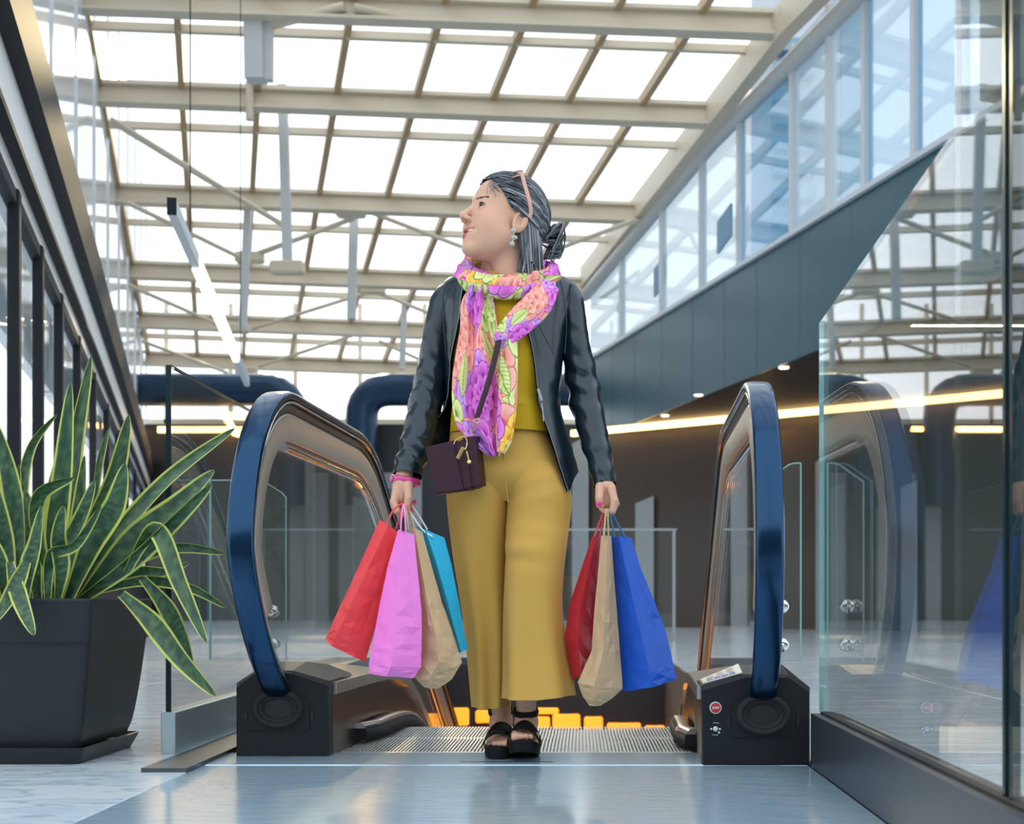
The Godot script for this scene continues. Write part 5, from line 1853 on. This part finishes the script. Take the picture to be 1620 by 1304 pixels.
func clothes(w: Node3D) -> void:
	var fn := FastNoiseLite.new()
	fn.seed = 9
	fn.frequency = 1.0
	# --- mustard trousers: hips and two wide legs
	var tg := Geo.new()
	var none := func(_t: float, _y: float) -> float: return 0.0
	var hips := [[672, 713, 866, 3.57, 0.105], [690, 712, 869, 3.57, 0.108], [720, 709, 882, 3.565, 0.115], [750, 708, 893, 3.56, 0.122], [772, 714, 892, 3.56, 0.104], [795, 736, 874, 3.56, 0.06]]
	var rows := []
	for i in 22:
		rows.append(cloth_ring(hips, lerpf(672, 795, i / 21.0), 56, func(t, y): return 0.010 * sin(t * 6.0 + y * 0.05) * smoothstep(700, 800, y)))
	tg.grid(rows, true)
	var back := [[735, 712, 812, 3.57, 0.108], [760, 707, 812, 3.57, 0.121], [800, 708, 808, 3.58, 0.116], [870, 716, 806, 3.60, 0.105], [930, 726, 806, 3.61, 0.105], [1000, 737, 808, 3.62, 0.115], [1060, 743, 808, 3.63, 0.12], [1116, 748, 806, 3.64, 0.125]]
	rows = []
	for i in 46:
		var y := lerpf(735, 1116, i / 45.0)
		rows.append(cloth_ring(back, y, 64, func(t, yy): return (0.075 * sin(t * 7.0 + 0.8) + 0.03 * sin(t * 4.0 + 2.0 + yy * 0.004)) * smoothstep(800, 1080, yy)))
	tg.grid(rows, true)
	var front := [[735, 796, 884, 3.56, 0.108], [760, 798, 897, 3.56, 0.122], [790, 803, 905, 3.55, 0.120], [830, 801, 901, 3.535, 0.112], [870, 800, 896, 3.515, 0.115], [905, 799, 892, 3.505, 0.112], [960, 797, 889, 3.50, 0.108], [1030, 797, 896, 3.50, 0.112], [1075, 797, 903, 3.495, 0.118], [1108, 796, 908, 3.49, 0.122]]
	rows = []
	for i in 64:
		var y := lerpf(735, 1106, i / 63.0)
		var ring := cloth_ring(front, y, 72, func(t, yy):
			var f := (0.060 * sin(t * 6.0 + 1.0) + 0.022 * sin(t * 9.0)) * smoothstep(880, 1080, yy)
			# sagging drag folds above the bent knee, running down from the inner thigh
			var u: float = yy - 8.0 * cos(t)
			f += 0.060 * exp(-pow((u - 872.0) / 10.0, 2)) * smoothstep(-0.2, 0.9, sin(t)) * smoothstep(-0.9, 0.6, -cos(t))
			f -= 0.050 * exp(-pow((u - 892.0) / 9.0, 2)) * smoothstep(-0.2, 0.9, sin(t)) * smoothstep(-0.9, 0.6, -cos(t))
			f += 0.030 * exp(-pow((u + 22.0 * cos(t) - 792.0) / 9.0, 2)) * maxf(0.0, sin(t))
			f += 0.030 * exp(-pow((u + 26.0 * cos(t) - 764.0) / 9.0, 2)) * maxf(0.0, sin(t))
			f += 0.030 * exp(-pow((u - 842.0) / 8.0, 2)) * maxf(0.0, sin(t))
			return f)
		# the hem dips at the outer side
		if i > 48:
			for k in 72:
				var a := TAU * k / 72.0
				ring[k].y += 0.018 * (i - 48) / 15.0 * (0.3 + 0.7 * maxf(0.0, cos(a))) * (0.6 + 0.4 * sin(a))
		rows.append(ring)
	tg.grid(rows, true)
	var tr := part("trousers", tg, M.trouser, w, "wide mustard trousers")
	var seam := Geo.new()
	seam.tube(bez([P(797, 690, 3.452), P(798, 740, 3.440), P(804, 796, 3.436)], 6), 0.0012, 5)
	part("fly_seam", seam, M.trouser, tr)
	# --- yellow knit top
	var kg := Geo.new()
	var top := [[440, 752, 846, 3.56, 0.085], [470, 735, 858, 3.56, 0.098], [520, 722, 866, 3.56, 0.112], [570, 716, 866, 3.555, 0.116], [620, 717, 862, 3.56, 0.108], [636, 718, 860, 3.56, 0.108], [642, 716, 863, 3.56, 0.113], [687, 713, 870, 3.565, 0.118]]
	rows = []
	for i in 60:
		var y := lerpf(440, 687, i / 59.0)
		rows.append(cloth_ring(top, y, 60, func(t, yy): return 0.006 * fn.get_noise_2d(t * 2.0, yy * 0.03)))
	kg.grid(rows, true)
	var kt := part("knit_top", kg, M.knit, w, "mustard yellow knit top")
	var rib := Geo.new()
	for i in 64:
		var a := PI * 0.06 + PI * 0.88 * i / 63.0
		var p0: Vector3 = cloth_ring(top, 648, 1, none, a, a)[0]
		var p1: Vector3 = cloth_ring(top, 686, 1, none, a, a)[0]
		rib.tube([p0, p1], 0.0011, 4, false)
	part("ribbed_hem", rib, M.knit, kt).set_meta("kind", "stuff")
	# --- leather jacket: an open shell and two sleeves
	var jg := Geo.new()
	var edge := [[428, 762, 846, 752, 852, 3.57, 0.070], [438, 722, 888, 750, 822, 3.57, 0.088], [446, 704, 905, 744, 818, 3.57, 0.098], [470, 697, 908, 736, 822, 3.565, 0.112], [520, 699, 898, 730, 834, 3.56, 0.124], [570, 701, 891, 718, 846, 3.56, 0.130], [620, 704, 886, 713, 852, 3.56, 0.128], [645, 702, 887, 708, 855, 3.56, 0.128], [670, 690, 893, 693, 863, 3.56, 0.134], [700, 672, 902, 674, 873, 3.56, 0.142], [740, 668, 915, 672, 886, 3.56, 0.148], [785, 664, 930, 668, 901, 3.56, 0.150]]
	var tab := func(k: int) -> Array: return edge.map(func(l): return [l[0], l[k]])
	var t1: Array = tab.call(1)
	var t2: Array = tab.call(2)
	var t3: Array = tab.call(3)
	var t4: Array = tab.call(4)
	var t5: Array = tab.call(5)
	var t6: Array = tab.call(6)
	rows = []
	var nr := 54
	var nc := 72
	for i in nr + 1:
		var t := float(i) / nr
		var r := []
		for c in nc + 1:
			var s := float(c) / nc
			var hem := interp([[0.0, 692.0], [0.08, 704.0], [0.25, 722.0], [0.5, 735.0], [0.8, 742.0], [0.93, 757.0], [1.0, 784.0]], s)
			var y := lerpf(428, hem, t)
			var xl := interp(t1, y)
			var xr := interp(t2, y)
			var dc := interp(t5, y)
			var dh := interp(t6, y)
			var cx := (xl + xr) * 0.5
			var a := (xr - xl) * 0.5
			var pl := acos(clampf((interp(t3, y) - cx) / a, -0.999, 0.999))
			var pr := acos(clampf((interp(t4, y) - cx) / a, -0.999, 0.999)) + TAU
			var ph := lerpf(pl, pr, s)
			var wr := 0.012 * fn.get_noise_3d(cos(ph) * 3.0, y * 0.035, sin(ph) * 3.0) + 0.010 * sin(y * 0.16 + ph * 2.0) * exp(-pow((y - 630.0) / 22.0, 2))
			# front panels billow forward a little where they hang open
			var bl := 0.016 * smoothstep(560, 700, y) * maxf(0.0, sin(ph))
			r.append(P(cx + a * cos(ph) * (1.0 + wr), y, dc) + Vector3(0, 0, dh * sin(ph) * (1.0 + wr) + bl))
		rows.append(r)
	jg.grid(rows)
	# hem and facings get thickness by a second, inner skin
	var inner := []
	for r in rows:
		var q := []
		for c in r.size():
			var m := P(797, 600, 3.56)
			var dv: Vector3 = Vector3(m.x, r[c].y, m.z) - r[c]
			q.append(r[c] + dv.normalized() * 0.006)
		inner.append(q)
	inner.reverse()
	jg.grid(inner)
	var jk := part("jacket", jg, M.leather, w, "black leather jacket worn open")
	for side in 2:
		var sl := Geo.new()
		var c: Array
		if side == 0:
			c = [[726, 456, 3.57, 11, 1.0], [708, 471, 3.57, 22, 1.05], [697, 500, 3.565, 22, 1.15], [689, 545, 3.56, 22, 1.15], [682, 600, 3.555, 25, 1.1], [672, 650, 3.53, 26, 1.1], [659, 700, 3.49, 25, 1.1], [648, 735, 3.46, 23.5, 1.05], [645, 753, 3.45, 23, 1.0]]
		else:
			c = [[878, 451, 3.57, 11, 1.0], [897, 466, 3.57, 21, 1.05], [906, 500, 3.57, 21, 1.15], [911, 545, 3.57, 22, 1.15], [920, 600, 3.575, 26, 1.1], [930, 650, 3.55, 25, 1.1], [942, 700, 3.51, 22.5, 1.1], [953, 745, 3.475, 19.5, 1.05], [957, 768, 3.465, 18.5, 1.0]]
		var sgn := 1.0 if side == 0 else -1.0
		tube_cloth(sl, c, 36, func(u: float, a: float):
			var f := 0.06 * fn.get_noise_3d(cos(a) * 2.0 + side * 9.0, u * 14.0, sin(a) * 2.0)
			# ring wrinkles at the elbow and forearm
			f += 0.11 * sin(u * 64.0 + 1.6 * sin(a * 2.0 + side) + a * sgn) * exp(-pow((u - 0.56) / 0.13, 2)) * (0.75 + 0.25 * cos(a * sgn))
			f += 0.085 * sin(u * 60.0 - a * 1.0) * exp(-pow((u - 0.82) / 0.10, 2))
			f += 0.02 * sin(u * 40.0 + a * 2.0) * exp(-pow((u - 0.2) / 0.12, 2))
			return f)
		part("sleeve", sl, M.leather, jk, "wrinkled leather sleeve")
	# zip edges and pull
	for e in [[0, nr], [nc, nr]]:
		var zp := Geo.new()
		var path := []
		for i in range(7, nr + 1):
			path.append(rows[i][e[0]] + Vector3(0, 0, 0.003))
		zp.tube(path, 0.0014, 5)
		part("zip_edge", zp, M.zip_steel, jk, "silver zip edge")
	var pull := Geo.new()
	pull.beam(P(851, 615, 3.415), P(857, 635, 3.412), 0.008, 0.004, Vector3(0, 0, 1), 0.001)
	pull.beam(P(857, 637, 3.412), P(860, 667, 3.405), 0.004, 0.003, Vector3(0, 0, 1), 0.001)
	part("zip_pull", pull, M.zip_steel, jk, "silver zip pull")
	# seams on the chest
	for q in [[[838, 482, 3.437], [858, 525, 3.43], [876, 560, 3.44]], [[887, 445, 3.49], [896, 500, 3.48], [893, 560, 3.49]], [[712, 448, 3.49], [702, 500, 3.48], [706, 560, 3.49]]]:
		var sm := Geo.new()
		var pp := []
		for k in q:
			pp.append(P(k[0], k[1], k[2]))
		sm.tube(bez(pp, 6), 0.0018, 5)
		part("seam", sm, M.leather, jk)
	# --- scarf
	var sc := mat("scarf", Color(1, 1, 1), 0.7, 0.0, {"albedo_texture": scarf_image(), "backlight_enabled": true, "backlight": Color(0.15, 0.15, 0.15)})
	var sg := Geo.new()
	# two soft coils round the neck
	for lp in [[796.0, 0.090, 0.085, 398.0, 462.0, 0.027, 0.3], [803.0, 0.118, 0.112, 415.0, 470.0, 0.031, 1.7]]:
		var rr := []
		var uu := []
		for i in 61:
			var a := TAU * i / 60.0
			var f := 0.5 + 0.5 * sin(a)
			var c := P(lp[0] + 6.0 * cos(a), lerpf(lp[3], lp[4], pow(f, 1.5)), 3.545) + Vector3(cos(a) * lp[1], 0, sin(a) * lp[2])
			var out := Vector3(cos(a), 0, sin(a))
			var r := []
			var ru := []
			for k in 21:
				var b := TAU * k / 20.0
				var pleat := 1.0 + 0.13 * sin(b * 6.0 + a * 2.0 + lp[6]) + 0.10 * fn.get_noise_2d(a * 2.5 + lp[6] * 7.0, b * 1.5)
				r.append(c + (out * cos(b) * 0.62 + Vector3.UP * sin(b)) * (lp[5] * pleat))
				ru.append(Vector2(0.1 + 0.5 * sin(i / 60.0 * TAU + lp[6]), k / 20.0 * 0.4 + i / 60.0 * 2.0))
			rr.append(r)
			uu.append(ru)
		sg.grid(rr, false, uu)
	# hanging end with pleats
	var xl := [[455.0, 742.0], [480.0, 730.0], [520.0, 728.0], [560.0, 722.0], [600.0, 716.0], [640.0, 716.0], [675.0, 724.0], [700.0, 745.0], [722.0, 772.0]]
	var xr := [[455.0, 778.0], [480.0, 782.0], [520.0, 788.0], [545.0, 796.0], [575.0, 810.0], [610.0, 815.0], [660.0, 811.0], [695.0, 806.0], [722.0, 792.0]]
	var rr2 := []
	var uu2 := []
	for i in 56:
		var y := lerpf(452, 722, i / 55.0)
		var r := []
		var ru := []
		for k in 41:
			var u := k / 40.0
			var x := lerpf(interp(xl, y), interp(xr, y), u)
			var fz := 0.010 * sin(u * 15.0 + 0.6 * sin(y * 0.012)) + 0.006 * sin(u * 31.0 + 2.0) + 0.012 * fn.get_noise_2d(u * 3.0, y * 0.012)
			var dd := lerpf(3.435, 3.405, smoothstep(455, 600, y)) + 0.012 * pow(u * 2.0 - 1.0, 2)
			r.append(P(x, y, dd) + Vector3(0, 0, fz))
			ru.append(Vector2(u * 0.86 + 0.07, (y - 452) / 270.0))
		rr2.append(r)
		uu2.append(ru)
	sg.grid(rr2, false, uu2)
	# second end, bunched, crossing from her left shoulder to the knot
	tube_cloth(sg, [[868, 452, 3.46, 17, 0.7], [852, 480, 3.425, 22, 0.6], [826, 506, 3.41, 22, 0.6], [802, 530, 3.40, 17, 0.7], [788, 545, 3.40, 10, 0.8]], 48, func(u: float, a: float): return 0.12 * sin(a * 7.0 + u * 2.0) + 0.06 * sin(a * 4.0 - u * 5.0))
	# folded edge hanging from the knot
	var k0 := sg.v.size()
	tube_cloth(sg, [[806, 520, 3.405, 10, 0.7], [806, 570, 3.395, 13, 0.6], [804, 630, 3.39, 14, 0.5], [798, 690, 3.39, 12, 0.5], [792, 716, 3.39, 6, 0.5]], 40, func(u: float, a: float): return 0.16 * sin(a * 5.0 + u * 4.0))
	for i in range(k0, sg.v.size()):
		sg.uv[i] = Vector2(0.64 + 0.30 * sg.uv[i].x, 0.15 + 0.7 * sg.uv[i].y)
	# corner flipped over the shoulder
	var rr4 := []
	var uu4 := []
	for i in 11:
		var t := i / 10.0
		var r := []
		var ru := []
		for k in 9:
			var u := k / 8.0
			r.append(P(lerpf(842, 889, t), lerpf(430 + 8.0 * t - 3.0 * sin(t * 9.0), lerpf(466, 441, t), u), lerpf(3.43, 3.47, t)) + Vector3(0, 0, 0.006 * sin(u * 8.0 + t * 5.0)))
			ru.append(Vector2(0.70 + 0.2 * t, 0.3 + 0.15 * u))
		rr4.append(r)
		uu4.append(ru)
	sg.grid(rr4, false, uu4)
	part("scarf", sg, sc, w, "pink, orange and yellow floral scarf")
	# --- sandals
	for ft in [[830.0, 3.375, 3.66, 6.0, 1.0], [790.0, 3.445, 3.72, 0.0, -1.0]]:
		var so := Geo.new()
		var out := []
		for k in 28:
			var a := TAU * k / 28.0
			var l := 0.5 - 0.5 * cos(a)
			var wd: float = 0.046 * pow(absf(sin(a)), 0.7) * (0.80 + 0.28 * (1.0 - l))
			out.append([l, wd * signf(sin(a))])
		var ring := func(up: float, grow: float) -> Array:
			var r := []
			for q in out:
				var lift: float = 0.0 if ft[3] == 0.0 else 0.028 * pow(maxf(0.0, 1.0 - q[0] * 1.7), 1.3)
				r.append(Vector3((ft[0] - 920.0) * 3.5 / F + q[1] * grow, up + lift, -lerpf(ft[1], ft[2], q[0])))
			return r
		var ra: Array = ring.call(0.004, 0.94)
		var rb: Array = ring.call(0.010, 1.0)
		var rc: Array = ring.call(0.030, 1.0)
		var rd: Array = ring.call(0.034, 0.95)
		so.grid([ra, rb, rc, rd], true)
		so.fan(rd); so.fan(ra, true)
		var sd := part("sandal", so, M.sandal, w, "black strappy sandal")
		var cx: float = (ft[0] - 920.0) * 3.5 / F
		var l0: float = 0.020 if ft[3] != 0.0 else 0.0
		# straps: arcs over toes, instep and round the ankle
		for st in [[0.22, 0.045, 0.032 + l0 * 0.5, 0.030, 0.9, 0.25], [0.33, 0.045, 0.042 + l0 * 0.2, 0.034, -0.5, 0.42], [0.40, 0.043, 0.050, 0.030, 0.6, 0.42]]:
			var rws := []
			for i in 17:
				var a := PI * i / 16.0
				var dz: float = 0.03 * st[4] * cos(a) * ft[4]
				var zc: float = -lerpf(ft[1], ft[2], st[0]) + dz
				var p := Vector3(cx + cos(a) * st[1], 0.028 + l0 * 0.5 + sin(a) * (st[2] + 0.012), zc)
				rws.append([p + Vector3(0, -0.3, 1).normalized() * st[3] * 0.5, p + Vector3(cos(a), sin(a), 0) * 0.003, p - Vector3(0, -0.3, 1).normalized() * st[3] * 0.5])
			var sp := Geo.new()
			sp.grid(rws)
			part("strap", sp, M.sandal, sd)
		var an := Geo.new()
		var ar := []
		for i in 25:
			var a := TAU * i / 24.0
			var q := P(ft[0] + 2.0, 1126, 3.57 + (0.07 if ft[3] == 0.0 else 0.0)) + Vector3(cos(a) * 0.034, 0.008 * sin(a) * -1.0, sin(a) * 0.036)
			ar.append([q + Vector3(0, 0.009, 0), q + Vector3(cos(a), 0, sin(a)) * 0.003, q - Vector3(0, 0.009, 0)])
		an.grid(ar)
		part("ankle_strap", an, M.sandal, sd)

func extras(w: Node3D) -> void:
	# earring
	for q in [[812, 365, 5.0, 5.0], [813.5, 376, 5.8, 3.8], [810, 386, 4.6, 4.6]]:
		var e := Geo.new()
		var c := P(q[0], q[1], 3.408)
		var rows := []
		for l in [[0.05, 0.0045], [0.7, 0.0035], [1.0, 0.0], [0.7, -0.003], [0.05, -0.004]]:
			var r := []
			for k in 16:
				var a := TAU * k / 16.0
				r.append(c + Vector3(cos(a) * l[0] * q[2] * 0.00172, sin(a) * l[0] * q[3] * 0.00172, l[1]))
			rows.append(r)
		e.grid(rows, true)
		part("earring_bead", e, M.pearl, w, "grey pearly earring bead")
	var hk := Geo.new()
	hk.tube([P(813, 356, 3.41), P(812.5, 372, 3.407), P(811, 388, 3.407)], 0.0012, 5)
	part("earring_wire", hk, M.gold, w)
	# bangle
	var b := Geo.new()
	var rows := []
	var bc := P(641.5, 761, 3.447)
	for i in 37:
		var a := TAU * i / 36.0
		var c := bc + Vector3(cos(a) * 0.0355, -cos(a) * 0.006, sin(a) * 0.033)
		var o := Vector3(cos(a), 0, sin(a))
		rows.append([c + o * 0.002 + Vector3(0, 0.011, 0), c + o * 0.006 + Vector3(0, 0.007, 0), c + o * 0.006 - Vector3(0, 0.007, 0), c + o * 0.002 - Vector3(0, 0.011, 0), c - o * 0.003])
	b.grid(rows, true)
	part("bangle", b, M.bangle, w, "glossy pink bangle")
	# sunglasses pushed up on the head
	var sgl := thing("sunglasses", "rose framed sunglasses pushed up on the woman's hair", "sunglasses", P(815, 280, 3.48))
	var arm := Geo.new()
	arm.sweep(bez([P(825, 272, 3.405), P(831, 295, 3.40), P(837, 316, 3.40), P(840, 334, 3.405), P(838, 344, 3.41)], 6), Vector3(0, 0, 1), [Vector2(-0.0015, -0.005), Vector2(-0.0015, 0.005), Vector2(0.0015, 0.005), Vector2(0.0015, -0.005)])
	part("temple_arm", arm, M.rose_frame, sgl, "rose temple arm")
	var bar := Geo.new()
	bar.tube(bez([P(826, 270, 3.405), P(815, 272, 3.46), P(803, 275.5, 3.53), P(792, 280, 3.58)], 5), 0.0032, 6)
	part("brow_bar", bar, M.rose_frame, sgl)
	for q in [[822, 277, 3.43], [800, 282, 3.55]]:
		var l := Geo.new()
		var c := P(q[0], q[1], q[2])
		var dir := (P(826, 270, 3.405) - P(792, 280, 3.58)).normalized()
		var rs := []
		for k in 20:
			var a := TAU * k / 20.0
			rs.append(c + dir * cos(a) * 0.026 + Vector3(-0.85, -0.35, 0.2).normalized() * sin(a) * 0.019)
		l.fan(rs)
		var ln := part("lens", l, M.lens_dark, sgl)
		var rim := Geo.new()
		rs.append(rs[0])
		rim.tube(rs, 0.002, 5, false)
		part("rim", rim, M.rose_frame, ln)
	# burgundy cross-body bag
	var pu := thing("crossbody_bag", "small burgundy three pocket leather bag with gold zip at the woman's hip", "handbag", P(715, 740, 3.38))
	var slabs := [[[672, 708], [717, 697], [735, 776], [689, 783], 3.365, 0.030], [[717, 702], [735, 694], [747, 772], [735, 777], 3.375, 0.034], [[732, 692], [752, 690], [760, 768], [747, 774], 3.385, 0.030]]
	for s in slabs:
		var m := Geo.new()
		var f := []
		var bk := []
		var mid := []
		for k in 4:
			var p := P(s[k][0], s[k][1], s[4])
			f.append(p); bk.append(p + Vector3(0.012, 0.004, -s[5] * 1.6))
		var cen: Vector3 = (f[0] + f[1] + f[2] + f[3]) * 0.25
		var fr := f.map(func(p): return p.lerp(cen, 0.06) + Vector3(0, 0, 0.007))
		m.grid([bk, f, fr], true)
		m.fan(fr)
		m.fan(bk, true)
		part("pocket", m, M.burgundy, pu, "burgundy leather pocket")
	var z := Geo.new()
	z.tube(bez([P(718, 703, 3.355), P(722, 696, 3.35), P(734, 691, 3.345), P(739, 700, 3.35), P(736, 712, 3.345)], 5), 0.0016, 5)
	part("zip_loop", z, M.gold, pu, "gold zip loop")
	for q in [[[733, 708], [724, 726], 3.345, 0.009], [[738, 714], [742, 732], 3.345, 0.004]]:
		var t := Geo.new()
		t.beam(P(q[0][0], q[0][1], q[2]), P(q[1][0], q[1][1], q[2]), q[3], 0.003, Vector3(0, 0, 1), 0.001)
		part("zip_pull", t, M.gold, pu, "gold zip pull")
	var dot := Geo.new()
	dot.lathe(P(742, 731, 3.345), Vector3(0, 0, 1), [Vector2(0.0001, 0.004), Vector2(0.004, 0.003), Vector2(0.006, 0.0)], 14)
	part("stud", dot, M.gold, pu, "gold stud")
	var strap := Geo.new()
	var rws := []
	for p in bez([P(789, 538, 3.375), P(781, 575, 3.37), P(768, 620, 3.365), P(754, 662, 3.362)], 6):
		rws.append([p + Vector3(-0.0085, -0.002, 0), p + Vector3(0, 0, 0.0025), p + Vector3(0.0085, 0.002, 0)])
	strap.grid(rws)
	part("strap", strap, M.burgundy, pu, "burgundy leather strap")
	var ring := Geo.new()
	var rp := []
	for i in 17:
		var a := TAU * i / 16.0
		rp.append(P(754, 666, 3.362) + Vector3(cos(a) * 0.008, sin(a) * 0.006, 0))
	ring.tube(rp, 0.0016, 6, false)
	ring.beam(P(753, 668, 3.362), P(747, 686, 3.365), 0.005, 0.003, Vector3(0, 0, 1))
	part("clasp", ring, M.gold, pu, "gold strap clasp")
